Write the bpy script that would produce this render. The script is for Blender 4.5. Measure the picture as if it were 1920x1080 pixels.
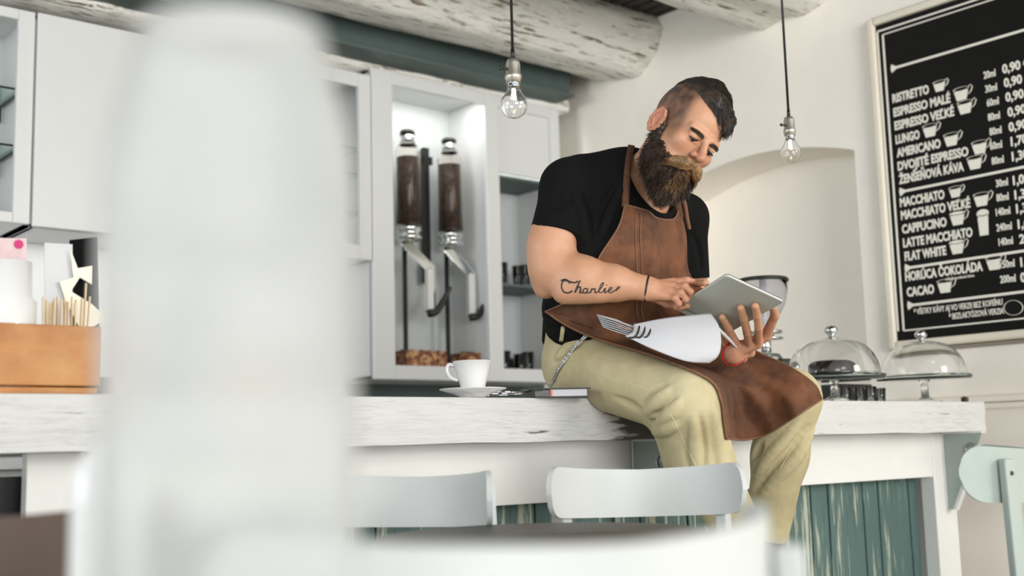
import bpy, math, random
import numpy as np
from mathutils import Vector, Matrix, noise as mnoise
from mathutils.bvhtree import BVHTree
for o in list(bpy.data.objects): bpy.data.objects.remove(o)
random.seed(7); rng = np.random.default_rng(7)
SC = bpy.context.scene
COL = SC.collection
PI = math.pi
# ------------------------------------------------------------------ camera
F, CP, CR, CY = 2214.5, 0.1344, -0.02645, 0.70196
CAM = np.array([0.0, 0.0, 0.93])
_f = np.array([math.sin(CY)*math.cos(CP), math.cos(CY)*math.cos(CP), math.sin(CP)])
_r = np.array([math.cos(CY), -math.sin(CY), 0.0]); _u = np.cross(_r, _f)
_c, _s = math.cos(CR), math.sin(CR)
RIGHT, UP, BACK = _c*_r+_s*_u, -_s*_r+_c*_u, -_f
cd = bpy.data.cameras.new('camera'); cam = bpy.data.objects.new('camera', cd); COL.objects.link(cam)
mw = Matrix.Identity(4)
for i in range(3):
    mw[i][0], mw[i][1], mw[i][2], mw[i][3] = RIGHT[i], UP[i], BACK[i], CAM[i]
cam.matrix_world = mw
cd.sensor_width = 36; cd.lens = 36*F/1920; cd.clip_start = 0.05
cd.dof.use_dof = True; cd.dof.focus_distance = 2.98
APERT = 0.016
cd.dof.aperture_fstop = (cd.lens/1000)/APERT
SC.camera = cam
# ------------------------------------------------------------------ light
vs = SC.view_settings
SC.display_settings.display_device = 'sRGB'
vs.view_transform = 'Standard'; vs.look = 'None'; vs.gamma = 1; vs.use_curve_mapping = False; vs.exposure = -0.05
w = bpy.data.worlds.new('world'); SC.world = w; w.use_nodes = True
w.node_tree.nodes['Background'].inputs[0].default_value = (0.93, 0.97, 1.0, 1)
w.node_tree.nodes['Background'].inputs[1].default_value = 0.92
def area(name, loc, target, sx, sy, power, col):
    l = bpy.data.lights.new(name, 'AREA'); l.shape = 'RECTANGLE'; l.size = sx; l.size_y = sy; l.energy = power; l.color = col
    o = bpy.data.objects.new(name, l); COL.objects.link(o); o.location = loc
    o.rotation_euler = (Vector(target)-Vector(loc)).to_track_quat('-Z', 'Y').to_euler(); return o
area('window_light_front', (-1.5, -7.0, 1.7), (1.9, 3.4, 1.9), 4.2, 2.6, 500, (1.0, 0.99, 0.975))
area('window_light_right', (3.6, -3.2, 2.5), (3.2, 3.2, 1.6), 1.3, 1.7, 118, (1.0, 0.95, 0.88))
area('window_light_left', (-4.2, 2.6, 2.0), (2.5, 4.0, 1.6), 2.2, 1.8, 130, (0.92, 0.97, 1.0))
# ------------------------------------------------------------------ maths helpers
def ray(px, py):
    return RIGHT*((px-960)/F) - UP*((py-540)/F) - BACK
def W(px, py, d): return CAM + d*ray(px, py)
def onp(px, py, ax, val):
    r = ray(px, py); return CAM + r*((val-CAM[ax])/r[ax])
def pix(p):
    q = np.asarray(p)-CAM; d = -q@BACK
    return 960+F*(q@RIGHT)/d, 540-F*(q@UP)/d, d
def cv(r, u, t): return r*RIGHT + u*UP + t*BACK     # camera-basis vector (right, up, toward)
def nrm(v): v = np.asarray(v, float); return v/np.linalg.norm(v)
def catmull(pts, n):
    P = np.asarray(pts, float); m = len(P)
    if m == 2:
        t = np.linspace(0, 1, n)[:, None]; return P[0]*(1-t)+P[1]*t
    seg = np.r_[0, np.cumsum(np.linalg.norm(np.diff(P, axis=0), axis=1))]; seg /= seg[-1]
    out = []
    for t in np.linspace(0, 1, n):
        i = min(max(np.searchsorted(seg, t)-1, 0), m-2); u = (t-seg[i])/(seg[i+1]-seg[i])
        p0 = P[i-1] if i > 0 else 2*P[0]-P[1]; p3 = P[i+2] if i+2 < m else 2*P[-1]-P[-2]; p1, p2 = P[i], P[i+1]
        out.append(.5*((2*p1)+(-p0+p2)*u+(2*p0-5*p1+4*p2-p3)*u*u+(-p0+3*p1-3*p2+p3)*u**3))
    return np.array(out)
# ------------------------------------------------------------------ materials
def lin(c): return tuple(((x/255)/12.92 if x/255 <= .04045 else ((x/255+.055)/1.055)**2.4) for x in c)+(1,)
class NT:
    def __init__(s, name):
        s.m = bpy.data.materials.new(name); s.m.use_nodes = True; s.t = s.m.node_tree; s.b = s.t.nodes['Principled BSDF']; s.x = None
    def n(s, typ, **k):
        nd = s.t.nodes.new(typ)
        for a, v in k.items():
            if a.startswith('i_'):
                key = a[2:]; key = int(key) if key.isdigit() else key.replace('_', ' ')
                nd.inputs[key].default_value = v
            else: setattr(nd, a, v)
        return nd
    def l(s, a, b): s.t.links.new(a, b)
    def coord(s, scale=(1, 1, 1), kind='Object'):
        c = s.n('ShaderNodeTexCoord'); m = s.n('ShaderNodeMapping'); m.inputs['Scale'].default_value = scale
        s.l(c.outputs[kind], m.inputs[0]); return m.outputs[0]
    def noise(s, vec, scale, detail=4, rough=.6):
        n = s.n('ShaderNodeTexNoise'); n.inputs['Scale'].default_value = scale; n.inputs['Detail'].default_value = detail; n.inputs['Roughness'].default_value = rough
        s.l(vec, n.inputs['Vector']); return n.outputs['Fac']
    def ramp(s, fac, stops):
        r = s.n('ShaderNodeValToRGB'); e = r.color_ramp.elements
        while len(e) < len(stops): e.new(.5)
        for q, (p, c) in zip(e, stops): q.position = p; q.color = c
        s.l(fac, r.inputs[0]); return r.outputs[0]
    def mix(s, fac, a, b, mode='MIX'):
        m = s.n('ShaderNodeMix', data_type='RGBA', blend_type=mode)
        for v, i in ((fac, 0), (a, 6), (b, 7)):
            if hasattr(v, 'links') or hasattr(v, 'is_linked'): s.l(v, m.inputs[i])
            else: m.inputs[i].default_value = v
        return m.outputs[2]
    def bump(s, h, st, dist=.01):
        b = s.n('ShaderNodeBump'); b.inputs['Strength'].default_value = st; b.inputs['Distance'].default_value = dist
        s.l(h, b.inputs['Height']); s.l(b.outputs[0], s.b.inputs['Normal'])
def G(v): return (v, v, v, 1)
def plain(name, rgb, rough=.5, metal=0, var=.06, nscale=8, bump=0, **k):
    t = NT(name); c = lin(rgb); v = t.coord()
    nz = t.noise(v, nscale)
    col = t.ramp(nz, [(.3, tuple(x*(1-var) for x in c[:3])+(1,)), (.7, tuple(min(1, x*(1+var)) for x in c[:3])+(1,))])
    t.l(col, t.b.inputs['Base Color']); t.b.inputs['Roughness'].default_value = rough; t.b.inputs['Metallic'].default_value = metal
    for a, q in k.items(): t.b.inputs[a.replace('_', ' ')].default_value = q
    if bump: t.bump(t.noise(v, nscale*6, 5), bump, .004)
    return t.m
def distressed(name, paint, under, dirt, stretch=(.5, 6, 6), lo=.36, hi=.44, bump=.35, rough=.6):
    t = NT(name); v = t.coord(stretch); P_, U_, D_ = lin(paint), lin(under), lin(dirt)
    n1 = t.noise(v, 5, 10, .68); n2 = t.noise(v, 14, 8, .7); n3 = t.noise(t.coord((1, 1, 1)), 2.5, 3)
    a = t.ramp(n1, [(lo, G(1)), (hi, G(0))]); b = t.ramp(n2, [(.36, G(.75)), (.50, G(0))])
    b2 = t.n('ShaderNodeMath', operation='MULTIPLY'); t.l(b, b2.inputs[0]); t.l(t.ramp(n3, [(.42, G(0)), (.6, G(1))]), b2.inputs[1])
    c1 = t.mix(b2.outputs[0], P_, D_); c2 = t.mix(a, c1, U_)
    t.l(c2, t.b.inputs['Base Color']); t.b.inputs['Roughness'].default_value = rough; t.bump(n1, bump, .01); return t.m
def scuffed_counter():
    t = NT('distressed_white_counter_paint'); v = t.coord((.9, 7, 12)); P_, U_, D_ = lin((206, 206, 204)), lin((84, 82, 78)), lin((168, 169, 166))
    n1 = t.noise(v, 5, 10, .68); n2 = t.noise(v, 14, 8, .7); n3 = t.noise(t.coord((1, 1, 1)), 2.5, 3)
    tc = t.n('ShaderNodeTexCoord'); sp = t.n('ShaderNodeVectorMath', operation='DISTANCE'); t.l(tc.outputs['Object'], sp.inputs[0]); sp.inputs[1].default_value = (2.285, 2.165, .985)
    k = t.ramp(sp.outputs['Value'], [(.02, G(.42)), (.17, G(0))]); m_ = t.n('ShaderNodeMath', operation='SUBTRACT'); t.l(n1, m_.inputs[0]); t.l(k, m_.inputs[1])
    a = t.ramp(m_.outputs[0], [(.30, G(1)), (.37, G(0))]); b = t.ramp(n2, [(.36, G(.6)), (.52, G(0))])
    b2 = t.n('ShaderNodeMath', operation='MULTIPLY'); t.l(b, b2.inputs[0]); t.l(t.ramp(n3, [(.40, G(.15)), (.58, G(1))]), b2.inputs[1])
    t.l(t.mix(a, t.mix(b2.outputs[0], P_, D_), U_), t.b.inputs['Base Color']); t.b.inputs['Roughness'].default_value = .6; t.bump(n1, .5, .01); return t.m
def glass(name, col=(1, 1, 1, 1), rough=0.0, ior=1.45):
    t = NT(name); t.b.inputs['Base Color'].default_value = col; t.b.inputs['Transmission Weight'].default_value = 1
    t.b.inputs['Roughness'].default_value = rough; t.b.inputs['IOR'].default_value = ior; return t.m
M = {}
M['wall'] = plain('wall_plaster', (247, 247, 247), .85, var=.03, nscale=3, bump=.15)
M['wall_warm'] = plain('warm_wall_plaster', (250, 244, 233), .85, var=.03, nscale=2.5, bump=.15)
M['cab'] = plain('white_cabinet_lacquer', (216, 217, 216), .35, var=.01)
M['cab_in'] = plain('grey_cabinet_interior', (198, 203, 202), .5, var=.03)
M['slate'] = plain('slate_green_panel', (86, 98, 96), .6, var=.1)
M['beam'] = distressed('peeling_white_beam_paint', (246, 244, 236), (110, 88, 62), (158, 152, 142), (.9, 9, 9), .39, .44, 1.0, .75)
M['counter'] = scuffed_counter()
M['teal'] = distressed('worn_teal_plank_paint', (78, 104, 100), (172, 176, 158), (40, 60, 60), (7, 7, .45), .40, .47, .4, .6)
M['steel'] = plain('dark_steel_channel', (84, 98, 96), .5, .3, var=.12, nscale=4)
M['reed'] = plain('dark_ceiling_boards', (54, 50, 46), .8, var=.3, nscale=9)
M['floor'] = plain('worn_floor_boards', (172, 165, 154), .6, var=.15, nscale=3)
M['fascia'] = plain('white_fascia_paint', (222, 222, 219), .5, var=.02)
M['black'] = plain('black_plastic', (26, 26, 25), .4, var=.1)
M['slatecard'] = plain('matt_black_card', (18, 18, 18), .95, Specular_IOR_Level=.1)
M['chrome'] = plain('polished_chrome', (225, 228, 228), .12, 1, var=.02)
M['brushed'] = plain('brushed_metal', (170, 174, 172), .35, 1, var=.05)
M['porcelain'] = plain('white_porcelain', (222, 222, 220), .15, var=.01)
M['paper'] = plain('white_paper', (190, 191, 194), .7, var=.01)
M['chair'] = plain('pale_grey_chair_paint', (190, 193, 191), .45, var=.02)
M['mint'] = plain('pale_mint_chair_paint', (156, 167, 160), .45, var=.05)
M['dark_edge'] = plain('dark_chair_edge', (34, 34, 32), .5)
M['brownwood'] = plain('dark_brown_wood', (74, 58, 48), .5, var=.25, nscale=5)
M['glass'] = glass('clear_glass'); M['shelf_glass'] = glass('green_tinted_glass', (.75, .9, .86, 1))
M['smoke'] = glass('smoky_hopper', (.86,.86,.9,1), 0, 1.15); M['brass'] = plain('aged_socket_metal', (196, 190, 176), .3, .8, var=.1, nscale=40)
M['red'] = plain('red_beads', (186, 44, 40), .4)
M['pink'] = plain('magenta_print', (196, 40, 110), .6)
# ------------------------------------------------------------------ object helpers
ROOTLOC = {}
def tag(o, label=None, cat=None, group=None, kind=None):
    if label: o['label'] = label
    if cat: o['category'] = cat
    if group: o['group'] = group
    if kind: o['kind'] = kind
    return o
def root(name, loc, label, cat, group=None):
    o = bpy.data.objects.new(name, None); COL.objects.link(o); o.location = loc; o.empty_display_size = .05
    ROOTLOC[o.name] = np.array(loc, float); return tag(o, label, cat, group)
def mesh_obj(name, V, Fc, mat, parent=None, smooth=True, mats=None, origin=None):
    V = np.asarray(V, float)
    off = np.zeros(3); oroot = None
    if parent is not None: off = ROOTLOC[parent.name]
    elif origin is not None: off = np.asarray(origin, float)
    me = bpy.data.meshes.new(name)
    me.from_pydata((V-off).tolist(), [], Fc if isinstance(Fc, list) else Fc.tolist()); me.update()
    if smooth:
        me.polygons.foreach_set('use_smooth', [True]*len(me.polygons))
    me.materials.append(M[mat] if isinstance(mat, str) else mat)
    o = bpy.data.objects.new(name, me); COL.objects.link(o)
    if parent is not None: o.parent = parent
    else: o.location = off
    ROOTLOC[o.name] = off.copy()
    return o
class MB:
    def __init__(s): s.v = []; s.f = []
    def add(s, V, Fc):
        b = len(s.v); s.v.extend([tuple(map(float, p)) for p in V]); s.f.extend([tuple(int(i)+b for i in q) for q in Fc]); return s
    def obox(s, c, ax, ay, az):
        c, ax, ay, az = [np.asarray(q, float) for q in (c, ax, ay, az)]
        V = [c+i*ax+j*ay+k*az for k in (-1, 1) for j in (-1, 1) for i in (-1, 1)]
        Q = [(0, 2, 3, 1), (4, 5, 7, 6), (0, 1, 5, 4), (2, 6, 7, 3), (0, 4, 6, 2), (1, 3, 7, 5)]
        if np.dot(np.cross(ax, ay), az) < 0: Q = [q[::-1] for q in Q]
        return s.add(V, Q)
    def box(s, lo, hi, rz=0, pivot=None):
        lo, hi = np.asarray(lo, float), np.asarray(hi, float); c = (lo+hi)/2; h = (hi-lo)/2
        a, b = math.cos(rz), math.sin(rz)
        return s.obox(c, (h[0]*a, h[0]*b, 0), (-h[1]*b, h[1]*a, 0), (0, 0, h[2]))
    def tube(s, pts, r, n=10, cap=True, flat=1.0, upv=None):
        P = np.asarray(pts, float); m = len(P); R = np.ones(m)*r if np.isscalar(r) else np.asarray(r, float)
        T = np.gradient(P, axis=0) if m > 2 else np.array([P[1]-P[0]]*2)
        a = np.array([0, 0, 1.]) if upv is None else np.asarray(upv, float)
        if abs(np.dot(nrm(T[0]), nrm(a))) > .95 and upv is None: a = np.array([1., 0, 0])
        V = []; u = None
        for i in range(m):
            t = nrm(T[i])
            if u is None: u = a-np.dot(a, t)*t
            else: u = u-np.dot(u, t)*t
            u = nrm(u); w_ = np.cross(t, u)
            for k in range(n):
                g = 2*PI*k/n; V.append(P[i]+R[i]*(math.cos(g)*u*flat+math.sin(g)*w_))
        Q = [(i*n+k, i*n+(k+1) % n, (i+1)*n+(k+1) % n, (i+1)*n+k) for i in range(m-1) for k in range(n)]
        if cap: Q += [tuple(range(n))[::-1], tuple(range((m-1)*n, m*n))]
        return s.add(V, Q)
    def lathe(s, prof, o, n=40, ax=None):
        o = np.asarray(o, float); z = np.array([0, 0, 1.]) if ax is None else nrm(ax)
        x = nrm(np.cross(z, [0.3, 1, .2])); y = np.cross(z, x); V = []
        for r, h in prof:
            for k in range(n):
                g = 2*PI*k/n; V.append(o+z*h+max(r, 1e-5)*(math.cos(g)*x+math.sin(g)*y))
        m = len(prof)
        Q = [(i*n+k, i*n+(k+1) % n, (i+1)*n+(k+1) % n, (i+1)*n+k) for i in range(m-1) for k in range(n)]
        return s.add(V, Q)
    def ball(s, c, r, n=12, sc=(1, 1, 1)):
        c = np.asarray(c, float); V = []; m = n//2+1
        for i in range(m+1):
            a = PI*i/m
            for k in range(n):
                g = 2*PI*k/n; V.append(c+r*np.array([math.sin(a)*math.cos(g)*sc[0], math.sin(a)*math.sin(g)*sc[1], -math.cos(a)*sc[2]]))
        Q = [(i*n+k, i*n+(k+1) % n, (i+1)*n+(k+1) % n, (i+1)*n+k) for i in range(m) for k in range(n)]
        return s.add(V, Q)
    def grid(s, Gd):
        Gd = np.asarray(Gd); a, b = Gd.shape[:2]
        return s.add(Gd.reshape(-1, 3), [(i*b+j, i*b+j+1, (i+1)*b+j+1, (i+1)*b+j) for i in range(a-1) for j in range(b-1)])
    def prism(s, poly, th):      # poly: 3-D outline, th: extrusion vector
        A = [np.asarray(p, float) for p in poly]; n = len(A); B = [p+np.asarray(th, float) for p in A]
        return s.add(A+B, [tuple(range(n))[::-1], tuple(range(n, 2*n))]+[(i, (i+1) % n, n+(i+1) % n, n+i) for i in range(n)])
    def build(s, name, mat, parent=None, smooth=False, bevel=0, solid=0, sub=0, origin=None, segs=2):
        o = mesh_obj(name, s.v, s.f, mat, parent, smooth, origin=origin)
        if solid:
            m = o.modifiers.new('solid', 'SOLIDIFY'); m.thickness = solid; m.offset = 0
        if bevel:
            m = o.modifiers.new('bevel', 'BEVEL'); m.width = bevel; m.segments = segs; m.limit_method = 'ANGLE'; m.angle_limit = .7
        if sub:
            m = o.modifiers.new('sub', 'SUBSURF'); m.levels = sub; m.render_levels = sub
        return o
def structure(o): o['kind'] = 'structure'; return o
def copy_tree(o, loc, rz, label, group=None, parent=None):
    c = o.copy(); COL.objects.link(c)
    if parent is None:
        c.location = loc; c.rotation_euler = (0, 0, rz); c['label'] = label
        if group: c['group'] = group
    else: c.parent = parent
    for ch in [q for q in bpy.data.objects if q.parent == o]: copy_tree(ch, None, 0, None, None, c)
    return c
# ------------------------------------------------------------------ signed-distance sculpting
class SDF:
    def __init__(s, lo, hi, h):
        s.lo = np.array(lo, float); s.h = h; s.n = np.ceil((np.array(hi)-s.lo)/h).astype(int)+1
        s.a = np.full(s.n, .08, np.float32)
        s.ax = [(s.lo[i]+h*np.arange(s.n[i])).astype(np.float32) for i in range(3)]
    def _sub(s, lo, hi):
        i0 = np.clip(np.floor((lo-s.lo)/s.h).astype(int), 0, s.n-1); i1 = np.clip(np.ceil((hi-s.lo)/s.h).astype(int)+1, 0, s.n)
        sl = tuple(slice(a, b) for a, b in zip(i0, i1))
        X = s.ax[0][sl[0]][:, None, None]; Y = s.ax[1][sl[1]][None, :, None]; Z = s.ax[2][sl[2]][None, None, :]
        return sl, X, Y, Z
    def _mix(s, sl, d, k, op):
        a = s.a[sl]
        if a.size == 0: return
        if op == 'u':
            if k > 0: h = np.clip(.5+.5*(a-d)/k, 0, 1); s.a[sl] = a*(1-h)+d*h-k*h*(1-h)
            else: s.a[sl] = np.minimum(a, d)
        else:
            if k > 0: h = np.clip(.5-.5*(a+d)/k, 0, 1); s.a[sl] = a*(1-h)-d*h+k*h*(1-h)
            else: s.a[sl] = np.maximum(a, -d)
    def cap(s, a, b, ra, rb=None, k=.01, op='u', cut=False, B=None, sc=(1, 1, 1)):
        # B: 3x3 rows = local axes for an anisotropic section, sc = scale on each
        a, b = np.asarray(a, float), np.asarray(b, float); rb = ra if rb is None else rb
        mg = max(ra, rb)*max(sc)+k+s.h*2+.004
        sl, X, Y, Z = s._sub(np.minimum(a, b)-mg, np.maximum(a, b)+mg)
        ab = (b-a); L = np.linalg.norm(ab); un = ab/L
        if max(sc) == 1 and min(sc) == 1:
            px, py, pz = X-a[0], Y-a[1], Z-a[2]; t = np.clip((px*ab[0]+py*ab[1]+pz*ab[2])/(L*L), 0, 1)
            d = np.sqrt((px-t*ab[0])**2+(py-t*ab[1])**2+(pz-t*ab[2])**2)-(ra+(rb-ra)*t)
        else:
            Bm = np.eye(3) if B is None else np.asarray(B); q = []
            px, py, pz = X-a[0], Y-a[1], Z-a[2]
            for i in range(3): q.append((px*Bm[i][0]+py*Bm[i][1]+pz*Bm[i][2])/sc[i])
            e = (Bm@ab)/np.array(sc); LL = e@e
            t = np.clip((q[0]*e[0]+q[1]*e[1]+q[2]*e[2])/LL, 0, 1)
            d = (np.sqrt((q[0]-t*e[0])**2+(q[1]-t*e[1])**2+(q[2]-t*e[2])**2)-(ra+(rb-ra)*t))*min(sc)
        if cut: d = np.maximum(d, (X-b[0])*un[0]+(Y-b[1])*un[1]+(Z-b[2])*un[2])
        s._mix(sl, d.astype(np.float32), k, op); return s
    def ell(s, c, r, B=None, k=.01, op='u'):
        c = np.asarray(c, float); Bm = np.eye(3) if B is None else np.asarray(B); mg = max(r)+k+s.h*2+.004
        sl, X, Y, Z = s._sub(c-mg, c+mg); px, py, pz = X-c[0], Y-c[1], Z-c[2]
        k0 = 0; k1 = 0
        for i in range(3):
            q = px*Bm[i][0]+py*Bm[i][1]+pz*Bm[i][2]; k0 = k0+(q/r[i])**2; k1 = k1+(q/r[i]**2)**2
        k0 = np.sqrt(k0); d = k0*(k0-1)/np.sqrt(k1+1e-12)
        s._mix(sl, d.astype(np.float32), k, op); return s
    def chain(s, pts, rs, k=.01, op='u'):
        for i in range(len(pts)-1): s.cap(pts[i], pts[i+1], rs[i], rs[i+1], k, op)
        return s
    def plane_cut(s, p, n):     # keep the side against n
        p = np.asarray(p, float); n = nrm(n); X = s.ax[0][:, None, None]; Y = s.ax[1][None, :, None]; Z = s.ax[2][None, None, :]
        s.a = np.maximum(s.a, (X-p[0])*n[0]+(Y-p[1])*n[1]+(Z-p[2])*n[2]).astype(np.float32)
    def mesh(s):
        v = s.a.copy(); v[0] = v[-1] = .05; v[:, 0] = v[:, -1] = .05; v[:, :, 0] = v[:, :, -1] = .05
        ng = v < 0; cnt = np.zeros(np.array(v.shape)-1, np.uint8)
        cs = [(i, j, k) for i in (0, 1) for j in (0, 1) for k in (0, 1)]
        sh = cnt.shape
        for i, j, k in cs: cnt += ng[i:i+sh[0], j:j+sh[1], k:k+sh[2]]
        act = (cnt > 0) & (cnt < 8); I = np.argwhere(act); idx = np.full(sh, -1, np.int32); idx[act] = np.arange(len(I))
        cvs = np.stack([v[I[:, 0]+i, I[:, 1]+j, I[:, 2]+k] for i, j, k in cs], 1)
        P = np.zeros((len(I), 3)); C = np.zeros(len(I))
        for x in range(8):
            for y in range(x+1, 8):
                if sum(abs(p-q) for p, q in zip(cs[x], cs[y])) != 1: continue
                va, vb = cvs[:, x], cvs[:, y]; m = (va < 0) != (vb < 0); t = np.where(m, va/np.where(m, va-vb, 1), 0)
                P += m[:, None]*(np.array(cs[x])+t[:, None]*(np.array(cs[y])-np.array(cs[x]))); C += m
        P = s.lo+s.h*(I+P/C[:, None]); Q = []
        for ax in range(3):
            a0 = [slice(None)]*3; a1 = [slice(None)]*3; a0[ax] = slice(0, -1); a1[ax] = slice(1, None)
            n0, n1 = ng[tuple(a0)], ng[tuple(a1)]; E = np.argwhere(n0 != n1)
            o1, o2 = (ax+1) % 3, (ax+2) % 3
            E = E[(E[:, o1] > 0) & (E[:, o2] > 0) & (E[:, o1] < v.shape[o1]-1) & (E[:, o2] < v.shape[o2]-1)]
            sg = n0[E[:, 0], E[:, 1], E[:, 2]]
            def cell(d1, d2):
                T = E.copy(); T[:, o1] -= d1; T[:, o2] -= d2; return idx[T[:, 0], T[:, 1], T[:, 2]]
            q = np.stack([cell(1, 1), cell(0, 1), cell(0, 0), cell(1, 0)], 1)
            q[~sg] = q[~sg][:, ::-1]; Q.append(q)
        return P, np.concatenate(Q)
    def build(s, name, mat, parent=None, origin=None):
        V, Q = s.mesh(); return mesh_obj(name, V, Q, mat, parent, True, origin=origin)
# ================================================================== THE SETTING
XW, YB, ZC = 4.281, 4.80, 3.06          # right wall, back wall, ceiling boards
YF, ZT, ZB = 2.165, 1.048, 0.944        # counter front face, its top and underside
structure(MB().box((-3.5, -4, -.06), (4.6, 5, 0)).build('floor', 'floor'))
structure(MB().box((-3.5, YB, 0), (4.5, YB+.15, 3.2)).build('wall_back', 'wall'))
# right wall with a shallow segmental arched niche
nY0, nY1, nS, nC, nB = 2.79, 3.86, 2.145, 2.235, 1.0
def wall_right():
    b = MB(); arc = []
    for i in range(25):
        t = i/24; y = nY0+(nY1-nY0)*t; arc.append((y, nS+(nC-nS)*(1-(2*t-1)**2)))
    X0, X1 = XW, XW+.30
    for (y0, z0, y1, z1) in ((-4, 0, nY0, 3.2), (nY1, 0, YB, 3.2), (nY0, 0, nY1, nB)):
        b.box((X0, y0, z0), (X1+.1, y1, z1))
    for (ya, za), (yb, zb) in zip(arc[:-1], arc[1:]):
        V = [(X0, ya, za), (X0, yb, zb), (X0, yb, 3.2), (X0, ya, 3.2), (X1+.1, ya, za), (X1+.1, yb, zb), (X1+.1, yb, 3.2), (X1+.1, ya, 3.2)]
        b.add(V, [(0, 3, 2, 1), (4, 5, 6, 7), (0, 1, 5, 4), (1, 2, 6, 5), (2, 3, 7, 6), (3, 0, 4, 7)])
    b.box((X1, nY0-.05, nB-.05), (X1+.1, nY1+.05, nC+.1))
    return b
structure(wall_right().build('wall_right', 'wall_warm'))
b = MB()
for z, d, h in ((1.062, .030, .016), (1.040, .016, .022), (1.085, .012, .012)): b.box((XW-d, -2.5, z-h/2), (XW+.01, 2.74, z+h/2))
structure(b.build('trim_1', 'wall_warm', bevel=.004))
# ceiling of narrow dark boards
b = MB(); b.box((-3.5, .8, ZC+.03), (4.5, 5, ZC+.12))
for i in range(64):
    x = -.4+i*.075; b.box((x, .8, ZC), (x+.058, YB, ZC+.035))
structure(b.build('ceiling', 'reed'))
def log_beam(name, prof, x0, x1, seed):
    n = 90; xs = np.linspace(x0, x1, n); V = []; m = len(prof); P = np.array(prof); c = P.mean(0)
    PP = catmull(np.vstack([P, P[:1]]), 41)[:-1]; LP = np.vstack([P, P[:1]]); sg = np.r_[0, np.cumsum(np.linalg.norm(np.diff(LP, axis=0), axis=1))]; tt = np.linspace(0, sg[-1], 41)[:-1]; PP = .25*PP+.75*np.stack([np.interp(tt, sg, LP[:, k]) for k in (0, 1)], 1)
    for i, x in enumerate(xs):
        for j, q in enumerate(PP):
            d = (q-c)/np.linalg.norm(q-c)
            a = mnoise.noise(Vector((x*1.2+seed, q[0]*5, q[1]*5)))*.014+mnoise.noise(Vector((x*5+seed, q[0]*26, q[1]*26)))*.009
            r = q+d*a; V.append((x, r[0], r[1]))
    k = len(PP); Q = [(i*k+j, (i+1)*k+j, (i+1)*k+(j+1) % k, i*k+(j+1) % k) for i in range(n-1) for j in range(k)]
    Q += [tuple(range(k)), tuple(range((n-1)*k, n*k))[::-1]]
    return mesh_obj(name, V, Q, 'beam')
tag(log_beam('ceiling_beam', [(4.27, 2.83), (4.28, 2.95), (4.24, 3.08), (3.90, 3.09), (3.84, 3.0), (3.90, 2.88), (4.01, 2.79), (4.10, 2.80), (4.18, 2.81)], .2, XW+.02, 3), 'thick white-painted rough timber beam over the cabinets and the left bulb', 'beam')
tag(log_beam('ceiling_beam', [(3.32, 2.83), (3.34, 3.09), (2.92, 3.09), (2.86, 2.95), (2.88, 2.83), (3.0, 2.80), (3.1, 2.825), (3.22, 2.80)], .2, XW+.02, 9), 'white-painted timber beam at the top edge, crossing behind the right bulb cord', 'beam')
# dark steel channel and rough plaster ledge over the cabinets
b = MB(); b.box((1.2, 4.34, 2.735), (4.10, 4.36, 2.90)); b.box((1.2, 4.30, 2.72), (4.10, 4.46, 2.737)); b.box((1.2, 4.30, 2.89), (4.10, 4.46, 2.905))
structure(b.build('trim_2', 'steel', bevel=.003))
V = []; n = 120; sec = [(4.47, 2.695), (4.455, 2.72), (4.47, 2.78), (4.5, 2.92), (4.79, 2.92), (4.79, 2.695)]
for i in range(n):
    x = .6+(4.2-.6)*i/(n-1)
    for j, (y, z) in enumerate(sec):
        d = mnoise.noise(Vector((x*9, y*20, z*20)))*.02 if j < 3 else 0; V.append((x, y+d, z+d*.6))
k = len(sec); Q = [(i*k+j, (i+1)*k+j, (i+1)*k+(j+1) % k, i*k+(j+1) % k) for i in range(n-1) for j in range(k)]
structure(mesh_obj('trim_3', V, Q, 'beam'))
structure(MB().box((.3, 4.775, .95), (4.25, 4.80, 1.26)).build('trim_4', 'slate'))

# ================================================================== COUNTER
def rough_slab(lo, hi, nx, ny, nz, amp, seed):
    b = MB()
    def P(x, y, z):
        v = Vector((x*1.5+seed, y*9, z*22)); d = mnoise.noise(v)*amp; e = mnoise.noise(v*3.1+Vector((9, 0, 0)))*amp*.5
        return (x, y+d if abs(y-lo[1]) < .01 else y, z+(e if (abs(z-lo[2]) < 1e-6 and y < lo[1]+.01) else 0))
    xs, ys, zs = [np.linspace(lo[i], hi[i], k) for i, k in enumerate((nx, ny, nz))]
    b.grid([[P(x, lo[1], z) for x in xs] for z in zs]); b.grid([[P(x, hi[1], z) for x in xs[::-1]] for z in zs])
    b.grid([[P(x, y, hi[2]) for x in xs] for y in ys]); b.grid([[P(x, y, lo[2]) for x in xs[::-1]] for y in ys])
    b.grid([[P(hi[0], y, z) for y in ys] for z in zs]); b.grid([[P(lo[0], y, z) for y in ys[::-1]] for z in zs])
    return b
XE = 4.03
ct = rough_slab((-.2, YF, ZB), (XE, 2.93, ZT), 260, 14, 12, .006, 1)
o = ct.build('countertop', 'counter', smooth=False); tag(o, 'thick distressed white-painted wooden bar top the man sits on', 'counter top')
zf = onp(1750, 894, 1, 2.28)[2]; xp0 = onp(1753, 950, 1, 2.28)[0]; xp1 = onp(1792, 950, 1, 2.28)[0]
cb = root('bar_counter', (2, 2.6, 0), 'white-framed bar base with worn teal vertical planks under the thick bar top', 'bar counter')
MB().box((onp(50, 890, 1, 2.28)[0], 2.28, zf), (xp0+.01, 2.31, ZB)).build('fascia_board', 'fascia', cb, bevel=.003)
i = 0; x = .1
xq0 = onp(930, 960, 1, 2.36)[0]
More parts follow.
